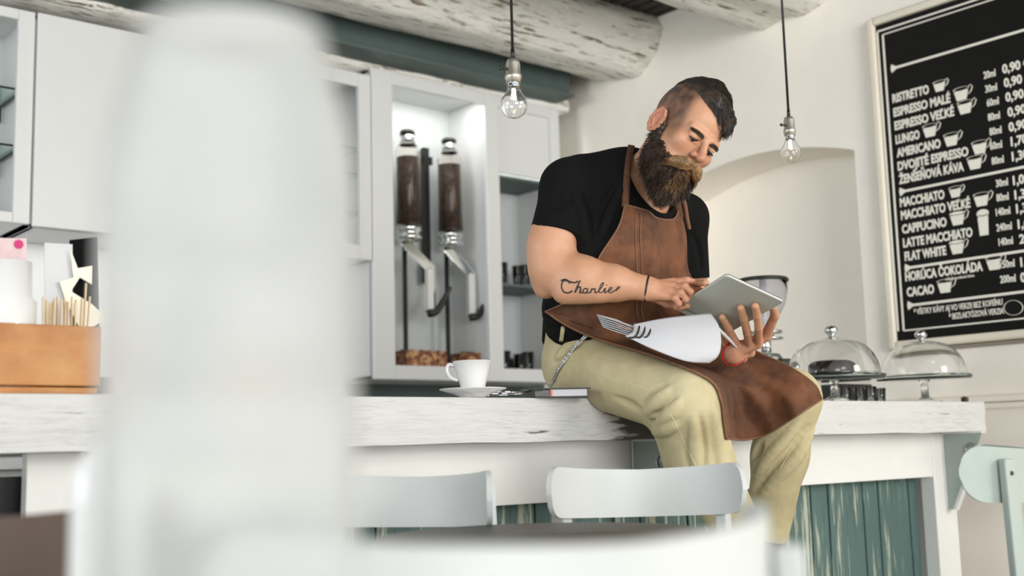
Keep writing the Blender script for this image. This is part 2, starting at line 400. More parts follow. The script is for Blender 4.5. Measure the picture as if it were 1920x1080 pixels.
while x < xp0:
    wd = .085+.03*((i*37) % 7)/7
    MB().box((x, 2.345+.004*((i*5) % 3), .02), (min(x+wd-.004, xp0), 2.375, zf+.02)).build('plank', 'teal', cb, bevel=.003); x += wd; i += 1
MB().box((xp0, 2.275, 0), (xp1, 2.33, ZB)).build('corner_post', 'fascia', cb, bevel=.004)
MB().box((xp1, 2.33, 0), (xp1+.012, 2.9, ZB)).build('end_panel', 'fascia', cb)
MB().box((.0, 2.36, .0), (xp0, 2.40, .9)).build('back_panel', 'black', cb)
for k, (pxa, pxb) in enumerate(((1768, 1832), (1186, 1246))):
    xx = onp(pxa, 860, 1, 2.275)[0]; z1 = onp(pxa, 955, 1, 2.275)[2] if k == 0 else ZB-.20
    yo = 2.275-.155
    br = root('shelf_bracket', (xx, 2.2, z1), ['white folded metal bracket at the far right end under the bar top', 'grey metal bracket under the bar top beside the seated man\'s near leg'][k], 'bracket', 'brackets under the bar top')
    g = MB().prism([(xx, 2.274, z1), (xx, 2.274, ZB), (xx, yo, ZB), (xx, yo+.02, ZB-.05), (xx, 2.24, z1)], (.004, 0, 0)); g.build('side_plate', 'mint', br)
    g = MB().obox((xx+.012, 2.272, (z1+ZB)/2), (.016, 0, 0), (0, .003, 0), (0, 0, (ZB-z1)/2)); g.obox((xx+.012, (2.27+yo)/2, ZB-.003), (.016, 0, 0), (0, (2.27-yo)/2, 0), (0, 0, .003)); g.build('flange', 'cab', br, bevel=.001)
    g = MB().obox((xx+.012, (2.245+yo+.02)/2, (z1+ZB-.05)/2), (.014, 0, 0), np.array([0, (yo+.02-2.245)/2, (ZB-.05-z1)/2]), np.array([0, .004, .004])); g.build('strut', 'cab', br)
    t = np.linspace(0, 2*PI, 25); MB().tube([(xx-.004, yo+.045+.018*math.cos(a), ZB-.06+.018*math.sin(a)) for a in t], .0035, 8, cap=False).build('ring', 'brushed', br, smooth=True)
    if k: MB().tube([(xx-.006, yo+.04, ZB), (xx-.006, yo+.04, ZB-.1)], .006, 10).build('pipe', 'brushed', br, smooth=True)

# ================================================================== CABINETS
def cabinet(name, x0, x1, z0, z1, label, openings, group=None, doors=(), y0=4.45, y1=4.775, fr=.035):
    r = root(name, ((x0+x1)/2, y1, z0), label, 'cabinet', group)
    t = .018; g = MB()
    for lo, hi in (((x0, y0+.02, z0), (x0+t, y1, z1)), ((x1-t, y0+.02, z0), (x1, y1, z1)), ((x0, y0+.02, z0), (x1, y1, z0+t)), ((x0, y0+.02, z1-t), (x1, y1, z1))): g.box(lo, hi)
    g.build('carcass', 'cab', r, bevel=.002)
    MB().box((x0+t, y1-.012, z0+t), (x1-t, y1-.002, z1-t)).build('back_panel', 'cab_in', r)
    return r
c1 = cabinet('wall_cabinet', .62, 1.42, 1.80, 2.62, 'open white wall cabinet with glass shelves at far upper left', None)
g = MB(); g.box((1.36, 4.445, 1.80), (1.42, 4.47, 2.62)); g.box((.62, 4.445, 1.80), (1.36, 4.47, 1.84)); g.box((.62, 4.445, 2.58), (1.36, 4.47, 2.62)); g.build('face_frame', 'cab', c1, bevel=.003)
for z in (2.10, 2.32):
    MB().box((.64, 4.50, z), (1.39, 4.76, z+.008)).build('shelf', 'shelf_glass', c1)
    MB().prism([(1.385, 4.50, z-.002), (1.385, 4.74, z-.002), (1.385, 4.74, z-.07), (1.385, 4.73, z-.07), (1.385, 4.73, z-.012), (1.385, 4.50, z-.010)], (.006, 0, 0)).build('shelf_bracket', 'black', c1)
g = MB().prism([(1.378, 4.47, 1.9), (1.378, 4.47, 2.0), (1.378, 4.475, 2.0), (1.378, 4.475, 1.9)], (.002, 0, 0))
for i, (a, bb) in enumerate(((1.425, 1.93), (1.935, 2.44))):
    c = cabinet('wall_cabinet', a, bb, 1.79, 2.62, ['closed white wall cabinet right of the open glass-shelved one', 'second closed white wall cabinet, behind the frosted jar'][i], None, 'closed white wall cabinets')
    MB().box((a+.002, 4.43, 1.792), (bb-.002, 4.45, 2.618)).build('door', 'cab', c, bevel=.003)
c = cabinet('wall_cabinet', 2.445, 2.925, 1.785, 2.65, 'white wall cabinet with thin glass shelves left of the bean dispensers', None)
g = MB(); g.box((2.445, 4.43, 1.785), (2.50, 4.455, 2.65)); g.box((2.86, 4.43, 1.785), (2.925, 4.455, 2.65)); g.box((2.50, 4.43, 1.785), (2.86, 4.455, 1.85)); g.box((2.50, 4.43, 2.585), (2.86, 4.455, 2.65)); g.build('door_frame', 'cab', c, bevel=.003)
for z in (2.0, 2.18, 2.30): MB().box((2.465, 4.47, z), (2.90, 4.76, z+.007)).build('shelf', 'shelf_glass', c)
X0, XM0, XM1, X3 = 2.93, 3.60, 3.685, 4.10
tc = cabinet('tall_display_cabinet', X0, X3, 1.25, 2.69, 'tall white glazed cabinet holding the two coffee bean dispensers', None)
g = MB(); g.box((X0, 4.43, 1.25), (3.045, 4.455, 2.69)); g.box((XM0, 4.43, 1.25), (XM1, 4.455, 2.69)); g.box((4.04, 4.43, 1.25), (X3, 4.455, 2.69))
for a, bb in ((3.045, XM0), (XM1, 4.04)): g.box((a, 4.43, 1.25), (bb, 4.455, 1.315)); g.box((a, 4.43, 2.63), (bb, 4.455, 2.69))
g.build('door_frame', 'cab', tc, bevel=.004)
MB().box((XM0+.03, 4.46, 1.27), (XM0+.048, 4.77, 2.67)).build('partition', 'cab', tc)
for z in (2.28, 1.73):
    MB().box((XM1-.03, 4.47, z), (4.08, 4.76, z+.012)).build('shelf', 'slate', tc)
MB().box((XM1, 4.452, 2.30), (4.04, 4.462, 2.63)).build('upper_door', 'cab', tc)

for xa, xb in ((3.06, 3.60), (3.70, 4.04)):
    l = area('cabinet_strip_light', ((xa+xb)/2, 4.50, 2.655), ((xa+xb)/2, 4.70, 1.9), xb-xa-.04, .03, 2.2, (1, .99, .96))
# coffee bean dispensers
def dispenser(px, ytop, ybot, label, y=4.44):
    p = onp(px, ytop, 1, y); q = onp(px, ybot, 1, y); cx, z1, z0 = p[0], p[2], q[2]; rr = .061
    r = root('bean_dispenser', (cx, y, z0-.38), label, 'bean dispenser', 'coffee bean dispensers')
    L = z1-z0; o = (cx, y, 0)
    MB().lathe([(0, z0-.01), (rr*.9, z0-.01), (rr, z0), (rr, z1-.05), (rr*.9, z1-.02), (rr*.62, z1), (rr*.6, z1-.01), (rr*.86, z1-.03), (rr*.93, z1-.06), (rr*.93, z0+.004), (0, z0+.004)], o, 40).build('hopper', 'tintglass', r, smooth=True)
    MB().lathe([(0, z0+.005), (rr*.9, z0+.005), (rr*.9, z1-.075), (0, z1-.07)], o, 32).build('coffee_beans', 'beans', r, smooth=True)['kind'] = 'stuff'
    MB().lathe([(0, z1-.005), (.034, z1-.005), (.036, z1+.02), (.036, z1+.035), (0, z1+.035)], o).build('lid_ring', 'chrome', r, smooth=True)
    MB().lathe([(.0, z1+.036), (.037, z1+.036), (.037, z1+.055), (.03, z1+.062), (0, z1+.062)], o).build('lid', 'black', r, smooth=True)
    MB().lathe([(0, z0-.012), (rr*1.05, z0-.012), (rr*1.08, z0-.022), (rr*.9, z0-.03), (rr*.92, z0-.045), (rr*1.08, z0-.052), (rr*1.05, z0-.066), (.03, z0-.078), (0, z0-.078)], o).build('collar', 'chrome', r, smooth=True)
    MB().lathe([(0, z0-.078), (.022, z0-.078), (.024, z0-.12), (0, z0-.12)], o).build('neck', 'brass', r, smooth=True)
    # folded chute
    c0 = np.array([cx-.05, y-.02, z0-.10]); c1 = c0+(.115, -.03, -.115); c2 = c1+(.0, 0, -.19)
    for s, nm in ((-.02, 'chute_side'), (.02, 'chute_side')):
        e = RIGHT*0+np.array([s*.9, s*.5, 0])
        MB().prism([c0+e, c0+e+(.055, 0, .012), c1+e+(.042, 0, .02), c2+e+(.042, 0, .0), c2+e+(0, 0, -.02), c1+e], (.003, .003, 0)).build(nm, 'chrome', r, bevel=.001)
    MB().obox((c1+c2)/2+(.014, -.012, 0), (.017, 0, 0), (0, .003, 0), (0, 0, .10)).build('chute_front', 'cab', r)
    h0 = c2+(.01, -.01, -.02); hp = [h0+(-.01, 0, .0), h0+(.03, -.01, .01), h0+(.075, -.02, .075), h0+(.10, -.03, .13)]
    MB().tube(catmull(hp, 14), np.linspace(.021, .011, 14), 10).build('lever', 'black', r, smooth=True)
    MB().box((cx-.008, y+.03, 1.30), (cx+.008, y+.046, z0+.1)).build('support_rod', 'black', r)
    MB().lathe([(0, 1.27), (.03, 1.27), (.026, 1.31), (0, 1.315)], (cx, y+.038, 0), 20).build('foot', 'black', r, smooth=True)
    return r
t = NT('roasted_beans'); v = t.coord((1, 1, 1)); vo = t.n('ShaderNodeTexVoronoi'); vo.inputs['Scale'].default_value = 90; t.l(v, vo.inputs['Vector'])
t.l(t.ramp(vo.outputs['Distance'], [(0, lin((106, 76, 52))), (.6, lin((38, 26, 20)))]), t.b.inputs['Base Color']); t.b.inputs['Roughness'].default_value = .35; t.bump(vo.outputs['Distance'], .8, .004); M['beans'] = t.m
M['tintglass'] = glass('clear_hopper_plastic', (.96, .93, .9, 1), .02, 1.2)
for k, (px, yt, yb, lb) in enumerate(((764, 268, 424, 'left bean dispenser with clear tube of dark beans and chrome chute'), (842, 283, 436, 'right bean dispenser of two, clear tube of beans over chrome chute'))):
    dispenser(px, yt, yb, lb, 4.60)
a = onp(799, 300, 1, 4.70); o = MB().box((a[0]-.022, 4.69, 1.75), (a[0]+.012, 4.72, a[2]+.06)).box((a[0]-.03, 4.70, a[2]-.02), (a[0]+.04, 4.715, a[2]+.02)).build('mounting_rail', 'black'); tag(o, 'black vertical mounting rail between the two bean dispensers', 'rail')
t = NT('printed_crate_wood'); v = t.coord((1, 1, 1)); n1 = t.noise(v, 22, 4, .7)
t.l(t.ramp(n1, [(.38, lin((60, 38, 28))), (.5, lin((150, 92, 58))), (.58, lin((214, 170, 120))), (.66, lin((80, 46, 34)))]), t.b.inputs['Base Color']); M['crate'] = t.m
for k, (pa, pb, ya, yb, lb) in enumerate(((762, 838, 644, 689, 'small brown patterned wooden crate below the left bean dispenser'), (876, 950, 650, 690, 'small brown wooden crate behind the coffee cup, in the tall cabinet'))):
    A = onp(pa, yb, 1, 4.54); Bq = onp(pb, ya, 1, 4.54); x0, x1 = A[0], Bq[0]; z0 = 1.268; z1 = z0+.13
    if k: x1 = min(x1, 3.625)
    r = root('wooden_crate', ((x0+x1)/2, 4.6, z0), lb, 'crate', 'small crates in the tall cabinet')
    g = MB(); g.box((x0, 4.54, z0), (x1, 4.548, z1)); g.box((x0, 4.69, z0), (x1, 4.698, z1)); g.box((x0, 4.548, z0), (x0+.008, 4.69, z1)); g.box((x1-.008, 4.548, z0), (x1, 4.69, z1)); g.box((x0, 4.54, z0), (x1, 4.698, z0+.008)); g.build('box', 'crate', r, bevel=.002)
    g = MB(); nn = 9
    for i in range(nn): g.ball((x0+.02+(x1-x0-.04)*i/(nn-1), 4.6+.02*math.sin(i*3), z1-.005), .014, 8)
    g.build('contents', 'brownwood', r, smooth=True)
# glassware on the right-hand shelves
gl = []
def tumbler(c, r1, r0, h, label, mat='glass', grp='glasses in the tall cabinet'):
    o = MB().lathe([(0, 0), (r0, 0), (r1, h), (r1-.002, h), (r0-.002, .006), (0, .006)], (0, 0, 0), 24).build('drinking_glass', mat, None, smooth=True)
    o.location = c; tag(o, label, 'glass', grp); ROOTLOC[o.name] = np.array(c); return o
k = 0
for z, n, h, rad, nm in ((1.743, 4, .11, .030, 'on the middle shelf'), (1.27, 4, .13, .034, 'on the bottom shelf'), ):
    for i in range(n):
        x = 3.74+i*.078; tumbler((x, 4.56+.03*(i % 2), z), rad, rad*.72, h+.015*(i % 2), 'clear drinking glass in the row '+nm+' behind the man\'s back', grp='clear glasses '+nm); k += 1
for i, x in enumerate((3.78, 3.91)):
    g = MB().lathe([(0, 0), (.026, 0), (.044, .05), (.042, .05), (.024, .006), (0, .006)], (0, 0, 0), 24).build('white_cup', 'porcelain', None, smooth=True, origin=(x, 4.66, 1.743))
    g.location = (x, 4.68, 1.743); tag(g, ['white cup behind the glasses, left of its pair', 'white cup behind the glasses, right of its pair'][i], 'cup', 'white cups on the shelf')
o = MB().lathe([(0, 0), (.035, 0), (.038, .01), (.038, .14), (.025, .16), (.02, .2), (.0, .2)], (0, 0, 0), 24).build('chrome_shaker', 'chrome', None, smooth=True); o.location = (3.70, 4.64, 1.27); tag(o, 'chrome shaker on the bottom shelf beside the divider of the tall cabinet', 'shaker')
o = MB().lathe([(0, 0), (.045, 0), (.05, .02), (.05, .1), (.03, .12), (0, .12)], (0, 0, 0), 24).build('dark_jar', 'black', None, smooth=True); o.location = (3.96, 4.71, 1.27); tag(o, 'dark jar on the bottom shelf behind the clear glasses', 'jar')
# back worktop with things half hidden by the frosted jar
structure_top = MB().box((.2, 4.35, .90), (4.1, 4.77, .94)).build('back_worktop', 'cab', bevel=.004); tag(structure_top, 'white worktop along the back wall below the wall cabinets', 'worktop')
o = MB().box((.25, 4.40, 0), (4.08, 4.77, .90)).build('base_cabinet', 'cab_in', bevel=.004); tag(o, 'long pale base cabinet under the back worktop', 'cabinet')
for k, (pa, pb, ya, yb, rgb) in enumerate(((441, 500, 700, 745, (206, 172, 112)), (505, 555, 690, 745, (214, 190, 160)))):
    A = onp(pa, yb, 1, 4.5); Bq = onp(pb, ya, 1, 4.5)
    M['kraft%d' % k] = plain('kraft_card_%d' % k, rgb, .8)
    g = MB().box((0, 0, 0), (Bq[0]-A[0], .12, Bq[2]-.94)); g.box((.02, -.001, .02), (.09, 0, .05)); o = g.build('cardboard_box', 'kraft%d' % k, bevel=.003); o.location = (A[0], 4.5, .94); tag(o, ['tan cardboard box on the back worktop, seen hazily through the frosted jar', 'paler cardboard box just right of the tan one on the back worktop'][k], 'box')
def canister(px, y, rad, h, mat, nm, lb, cat):
    x = onp(px, 700, 1, y)[0]
    r = root(nm, (x, y, .94), lb, cat); MB().lathe([(0, 0), (rad, 0), (rad, h), (rad*.9, h+.01), (0, h+.01)], (x, y, .94), 28).build('body', mat, r, smooth=True)
    MB().lathe([(0, h+.011), (rad*.95, h+.011), (rad*.95, h+.03), (rad*.3, h+.035), (rad*.25, h+.06), (0, h+.06)], (x, y, .94), 28).build('lid', 'black', r, smooth=True); return r
canister(262, 4.55, .09, .26, 'slate', 'storage_canister', 'dark canister on the back worktop just right of the wooden box', 'canister')
canister(372, 4.64, .10, .62, 'porcelain', 'storage_canister', 'tall white canister behind the frosted jar', 'canister')
canister(318, 4.58, .045, .55, 'brushed', 'storage_canister', 'slim metal canister left of the tall white one', 'canister')
# ================================================================== MENU BOARD
XS = XW-.035
bl = onp(1684, 640, 0, XS); tl = onp(1640, 50, 0, XS); yL = (bl[1]+tl[1])/2; zb, zt = bl[2], tl[2]; yR = 1.72
bd = root('menu_board', (XW, 2.0, zb), 'large black menu board with white hand-lettered coffee prices on the right wall', 'menu board')
MB().box((XS, yR, zb), (XW-.004, yL, zt)).build('board', plain('black_board', (20, 19, 18), .75, var=.05, Specular_IOR_Level=.2), bd)
fw = .032; g = MB()
for lo, hi in (((XS-.02, yL, zb-fw), (XW-.002, yL+fw, zt+fw)), ((XS-.02, yR-fw, zb-fw), (XW-.002, yR, zt+fw)), ((XS-.02, yR, zb-fw), (XW-.002, yL, zb)), ((XS-.02, yR, zt), (XW-.002, yL, zt+fw))): g.box(lo, hi)
g.build('frame', plain('cream_frame', (232, 224, 206), .4, var=.03), bd, bevel=.008)
g = MB()
for lo, hi in (((XW-.02, yL+fw, zb-fw-.012), (XW-.002, yL+fw+.014, zt+fw+.012)), ((XW-.02, yR, zb-fw-.016), (XW-.002, yL+fw, zb-fw)), ((XW-.02, yR, zt+fw), (XW-.002, yL+fw, zt+fw+.014))): g.box(lo, hi)
g.build('outer_moulding', plain('bronze_moulding', (150, 140, 126), .35, .3), bd, bevel=.004)
XT = XS-.003
M['chalk'] = plain('chalk_white', (238, 235, 222), .7, var=.03); M['chalk_dim'] = plain('chalk_grey', (150, 148, 142), .7)
def line(g, p, q, wd, knob=False):
    A, Bq = onp(*p, 0, XT), onp(*q, 0, XT); d = nrm(Bq-A); u = np.cross(d, [1, 0, 0])
    g.obox((A+Bq)/2, (Bq-A)/2, u*wd/2, (.001, 0, 0))
    if knob: g.prism([A+u*wd*1.7, A+d*.028, A-u*wd*1.7], (-.0015, 0, 0))
rows_z = lambda py, px=1700: onp(px, py, 0, XT)[2]
def hline(g, px, py, wd, y_end=yR+.02, knob=True):
    A = onp(px, py, 0, XT); Bq = np.array([XT, y_end, A[2]]); g.obox((A+Bq)/2, (Bq-A)/2, (0, 0, wd/2), (.001, 0, 0))
    if knob: g.prism([A+(0, 0, wd*1.8), A+(0, -.03, 0), A+(0, 0, -wd*1.8), A+(0, .004, 0)], (-.002, 0, 0))
g = MB(); DIV = ((1672, 129), (1688, 360), (1698, 503), (1703, 573))
for px, py in DIV: g = MB(); hline(g, px, py, .010); g.build('divider_line', 'chalk', bd)
g = MB(); z1 = onp(1656, 56, 0, XT)[2]; z0 = onp(1695, 620, 0, XT)[2]
for dy, dz in ((0, 0), (.022, .02)):
    ya = onp(1694, 612, 0, XT)[1] if dy else onp(1683.5, 612, 0, XT)[1]; g.box((XT-.001, ya-.0045, z0-.0 if dy else z0), (XT, ya+.0045, z1-dz)); hline(g, *pix((XT, ya, z1-dz))[:2], .007 if not dy else .005, knob=False)
    if dy: A = onp(*pix((XT, ya, z0))[:2], 0, XT); g.box((XT-.001, ya-.55, z0-.003), (XT, ya, z0+.003))
g.build('border_lines', 'chalk', bd)
FONTV, FONTF = MB(), None
Rt = Matrix(((0, 0, -1, 0), (-1, 0, 0, 0), (0, 1, 0, 0), (0, 0, 0, 1)))
def text_mesh(s, bold=.0):
    c = bpy.data.curves.new('t', 'FONT'); c.body = s; c.size = 1; c.extrude = .02; c.offset = bold; c.resolution_u = 3
    o = bpy.data.objects.new('t', c); COL.objects.link(o); bpy.context.view_layer.update()
    me = bpy.data.meshes.new_from_object(o.evaluated_get(bpy.context.evaluated_depsgraph_get()))
    V = np.array([v.co[:] for v in me.vertices]); Fc = [tuple(p.vertices) for p in me.polygons]
    bpy.data.objects.remove(o); bpy.data.curves.remove(c); bpy.data.meshes.remove(me); return V, Fc
CAPH = text_mesh('H')[0][:, 1].max()
def put_text(g, s, p0, x1=None, h=.034, bold=.035, wide=None):
    V, Fc = text_mesh(s, bold); A = onp(*p0, 0, XT); V[:, 0] -= V[:, 0].min(); wid = V[:, 0].max()
    sy = h/CAPH
    if x1 is not None: sx = abs(A[1]-onp(x1, p0[1]-20, 0, XT)[1])/wid
    else: sx = sy*(wide or .8)
    P = np.stack([np.full(len(V), XT)-V[:, 2]*.05-.0005, A[1]-V[:, 0]*sx, A[2]+V[:, 1]*sy], 1); g.add(P, Fc)
def cup_icon(g, gd, px, py, s=.06, tall=False, foam=False):
    A = onp(px, py, 0, XT); h = s*(1.5 if tall else .8); r1 = s*(.34 if tall else .48); r0 = s*(.26 if tall else .3)
    P = lambda y, z: A+(0, -y, z)
    top = h*.72
    g.prism([P(-r0, 0), P(r0, 0), P(r1*.95, top), P(-r1*.95, top)], (-.0015, 0, 0))
    ring = [P(r1*math.cos(a), h*.86+h*.14*math.sin(a)) for a in np.linspace(0, 2*PI, 21)]; g.tube(ring, .0026, 5, cap=False, flat=.4)
    if foam: g.prism([P(r1*.9*math.cos(a), h*.88+h*.1*math.sin(a)) for a in np.linspace(0, 2*PI, 17)[:-1]], (-.0012, 0, 0))
    if not tall: gd.tube([P(r1*.85, h*.35), P(r1*1.25, h*.5), P(r1*1.5, h*.85), P(r1*1.3, h*1.02), P(r1*.95, h*.9)], .003, 6, flat=.4)
ROWS = [('RISTRETTO', 1674, 193, 1742), ('ESPRESSO MALÉ', 1676, 219, 1783), ('ESPRESSO VEĽKÉ', 1678, 244, 1790), ('LUNGO', 1680, 270, 1724), ('AMERICANO', 1682, 295, 1764), ('DVOJITÉ ESPRESSO', 1684, 320, 1817), ('ŽENŠEŇOVÁ KÁVA', 1686, 345, 1808),
 ('MACCHIATO', 1688, 388, 1771), ('MACCHIATO VEĽKÉ', 1690, 412, 1820), ('CAPPUCINO', 1692, 438, 1775), ('LATTE MACCHIATO', 1694, 464, 1824), ('FLAT WHITE', 1697, 489, 1774), ('HORÚCA ČOKOLÁDA', 1698, 527, 1843), ('CACAO', 1701, 556, 1751)]
g = MB(); pass
for i, (s, px, py, xe) in enumerate(ROWS):
    put_text(g, s, (px, py), xe)
    A = onp(px, py, 0, XT); e = onp(xe, py-30, 0, XT)[1]; q = pix((XT, e-.045, A[2]-.004))
    ci = MB(); cup_icon(ci, ci, q[0], q[1], .066 if i not in (0, 7) else .055, tall=(i == 10), foam=(i in (9, 10, 11))); ci.build('cup_drawing', 'chalk', bd)
ML = [('20ml', 1845, 148), ('30ml', 1848, 174), ('60ml', 1851, 200), ('80ml', 1853, 227), ('80ml', 1856, 254), ('60ml', 1857, 281), ('80ml', 1860, 309), ('30ml', 1868, 351), ('80ml', 1869, 378), ('140ml', 1868, 405), ('240ml', 1869, 434), ('140ml', 1873, 461), ('150ml', 1876, 503), ('200ml', 1876, 531)]
PR = [('0,90 €', 1880, 138), ('0,90 €', 1883, 164), ('0,90 €', 1886, 191), ('0,90 €', 1890, 219), ('0,90 €', 1892, 247), ('1,70 €', 1896, 274), ('1,30 €', 1898, 302), ('1,00 €', 1900, 347), ('1,30 €', 1903, 374), ('1,30 €', 1906, 400), ('1,60 €', 1909, 429), ('2,00 €', 1912, 457), ('1,80 €', 1914, 500), ('0,90 €', 1914, 529)]
for s, px, py in ML: put_text(g, s, (px, py), h=.027, bold=.02, wide=.62)
for s, px, py in PR: put_text(g, s, (px, py), h=.033, bold=.03, wide=.85)
put_text(g, '* VŠETKY KÁVY AJ VO VERZII BEZ KOFEÍNU', (1714, 590), 1880, h=.022, bold=.01)
put_text(g, '* BEZLAKTÓZOVÁ VERZIA', (1780, 599), 1882, h=.022, bold=.01)
put_text(g, 'mletá, pražená káva', (1773, 526), 1826, h=.011, bold=.005)
t_ = [onp(1900+18*math.cos(a), 577+14*math.sin(a), 0, XT) for a in np.linspace(0, 2*PI, 17)]; g.tube(t_, .0025, 5, cap=False, flat=.4)
g.build('lettering', 'chalk', bd)

# ================================================================== PENDANT BULBS
def pendant(px, ybot, ytop_sock, d, label):
    p = W(px, ybot, d); s = W(px, ytop_sock, d); x, y, zb = p; zs = s[2]
    r = root('pendant_lamp', (x, y, zb), label, 'pendant lamp', 'bare bulb pendants'); o = (x, y, 0)
    R_ = .031; c = zb+R_; H = zs-zb
    prof = [(0, zb)]+[(R_*math.sin(a), c-R_*math.cos(a)) for a in np.linspace(.15, 2.05, 18)]
    nb = zb+H*.50
    prof += [(.019, nb-.012), (.0145, nb), (.0135, nb+.004)]
    MB().lathe(prof+[(q[0]-.0009, q[1]) for q in prof[::-1][:-1]]+[(0, zb+.001)], o, 36).build('bulb', 'bulbglass', r, smooth=True)
    MB().lathe([(0, nb-.002), (.0135, nb-.002), (.014, nb+.005), (.0125, nb+.008), (.014, nb+.012), (.0125, nb+.016), (.014, nb+.02), (.0, nb+.02)], o, 24).build('screw_base', 'chrome', r, smooth=True)
    MB().lathe([(0, nb+.012), (.0165, nb+.012), (.0165, nb+.02), (.0185, nb+.022), (.0185, nb+.03), (.016, nb+.034), (.016, zs-.012), (.013, zs-.003), (.006, zs), (0, zs)], o, 28).build('socket', 'brass', r, smooth=True)
    MB().tube([(x-.014, y, nb+.042), (x-.03, y+.004, nb+.042)], .003, 8).ball((x-.033, y+.004, nb+.042), .005, 8).build('switch_key', 'black', r, smooth=True)
    MB().lathe([(0, zs), (.0055, zs), (.0045, zs+.022), (0, zs+.022)], o, 14).build('cord_grip', 'black', r, smooth=True)
    top = ZC+.03
    MB().tube([(x, y, zs+.015), (x, y, top)], .0032 if d < 3 else .0038, 8).build('cord', 'black', r, smooth=True)
    f = MB(); f.tube([(x-.004, y, nb), (x-.007, y, c+.012), (x, y, c+.018), (x+.007, y, c+.012), (x+.004, y, nb)], .0006, 5); f.tube([(x, y, nb), (x, y, c+.012)], .002, 6); f.build('filament', 'filament', r, smooth=True)
    return r
t = NT('glowing_filament'); t.b.inputs['Emission Color'].default_value = (1, .72, .42, 1); t.b.inputs['Emission Strength'].default_value = 30; M['filament'] = t.m
M['bulbglass'] = glass('bulb_glass', (1, 1, 1, 1), 0, 1.42)
pendant(964.5, 222, 105, 2.62, 'bare bulb pendant hanging left of the man, the nearer and larger one')
pendant(1484, 306, 215, 3.55, 'bare bulb pendant hanging in front of the arched niche')

# ================================================================== CUP, SAUCER, NOTEBOOK, KEYS
P = onp(886, 742, 2, ZT+.004) if False else W(887, 742, 2.78); cx, cy = P[0], P[1]
o = MB().lathe([(0, 0), (.03, 0), (.034, .004), (.05, .010), (.078, .019), (.080, .021), (.077, .0215), (.05, .0135), (.033, .008), (0, .007)], (0, 0, 0), 56).build('saucer', 'porcelain', None, smooth=True); o.location = (cx, cy, ZT+.001); tag(o, 'white porcelain saucer on the bar under the coffee cup', 'saucer')
cr = root('coffee_cup', (cx, cy, ZT+.008), 'white tapered porcelain coffee cup on its saucer beside the black notebook', 'cup')
MB().lathe([(0, .009), (.024, .009), (.027, .011), (.030, .03), (.0385, .062), (.046, .086), (.0475, .087), (.0445, .0865), (.0365, .062), (.028, .03), (.02, .018), (0, .018)], (cx, cy, ZT), 56).build('body', 'porcelain', cr, smooth=True)
hd = nrm(-RIGHT*np.array([1, 1, 0]) + .25*np.array([-BACK[0], -BACK[1], 0])*0); hp = [np.array([cx, cy, ZT])+hd*a+np.array([0, 0, z]) for a, z in ((.041, .078), (.056, .08), (.060, .066), (.052, .05), (.034, .043))]
MB().tube(catmull(hp, 18), .0045, 10).build('handle', 'porcelain', cr, smooth=True)
MB().lathe([(0, .074), (.0405, .074)], (cx, cy, ZT), 32).build('coffee', 'beans', cr, smooth=True)
# notebook
A = W(1003, 741, 2.86); A = A*[1, 1, 0]+[0, 0, ZT]; Bq = W(1104, 741, 2.88); Bq = Bq*[1, 1, 0]+[0, 0, ZT]
e = nrm(Bq-A); L = np.linalg.norm(Bq-A); n_ = np.array([-e[1], e[0], 0]); up = np.array([0, 0, 1.])
nb = root('notebook', (A+Bq)/2, 'black-covered notebook with white page edges on the bar beside the man', 'notebook'); cc = (A+Bq)/2+n_*.07
MB().obox(cc+up*.0015, e*L/2, n_*.07, up*.0015).obox(cc+up*.0215, e*(L/2+.006), n_*.072, up*.0015).obox(cc-e*(L/2-.018)+up*.011, e*.019, n_*.0705, up*.0085).build('cover', 'black', nb, bevel=.001)
MB().obox(cc+e*.018+up*.0115, e*(L/2-.022), n_*.068, up*.0082).build('pages', 'paper', nb)
MB().obox(cc-e*(L/2-.04)+up*.0117, e*.0025, n_*.0708, up*.0088).build('red_strip', 'red', nb)
# bunch of keys
kr = root('key_bunch', W(965, 742, 2.84)*[1, 1, 0]+[0, 0, ZT], 'bunch of keys on a ring lying between saucer and notebook', 'keys')
c0 = np.array(kr.location); c0[2] = ZT+.006
c_ = [c0+e*.022*math.cos(a)+n_*.016*math.sin(a)+up*(.006+.003*math.sin(a)) for a in np.linspace(0, 2*PI, 25)]; MB().tube(c_, .0016, 6, cap=False).build('split_ring', 'chrome', kr, smooth=True)
for i, (ang, m_) in enumerate(((2.6, 'chrome'), (3.1, 'brushed'), (3.6, 'chrome'), (.2, 'black'))):
    d = e*math.cos(ang)+n_*math.sin(ang)*.6; s_ = np.cross(up, d); z = up*(.001+.0035*i); b0 = c0+d*.016
    g = MB(); g.prism([b0+s_*.008+z, b0+d*.016+s_*.011+z, b0+d*.024+s_*.004+z, b0+d*.052+s_*.004+z, b0+d*.058+z, b0+d*.052-s_*.002+z, b0+d*.045-s_*.006+z, b0+d*.038-s_*.003+z, b0+d*.03-s_*.006+z, b0+d*.024-s_*.003+z, b0+d*.016-s_*.011+z, b0-s_*.008+z], (0, 0, .0022)); g.build('key', m_, kr)

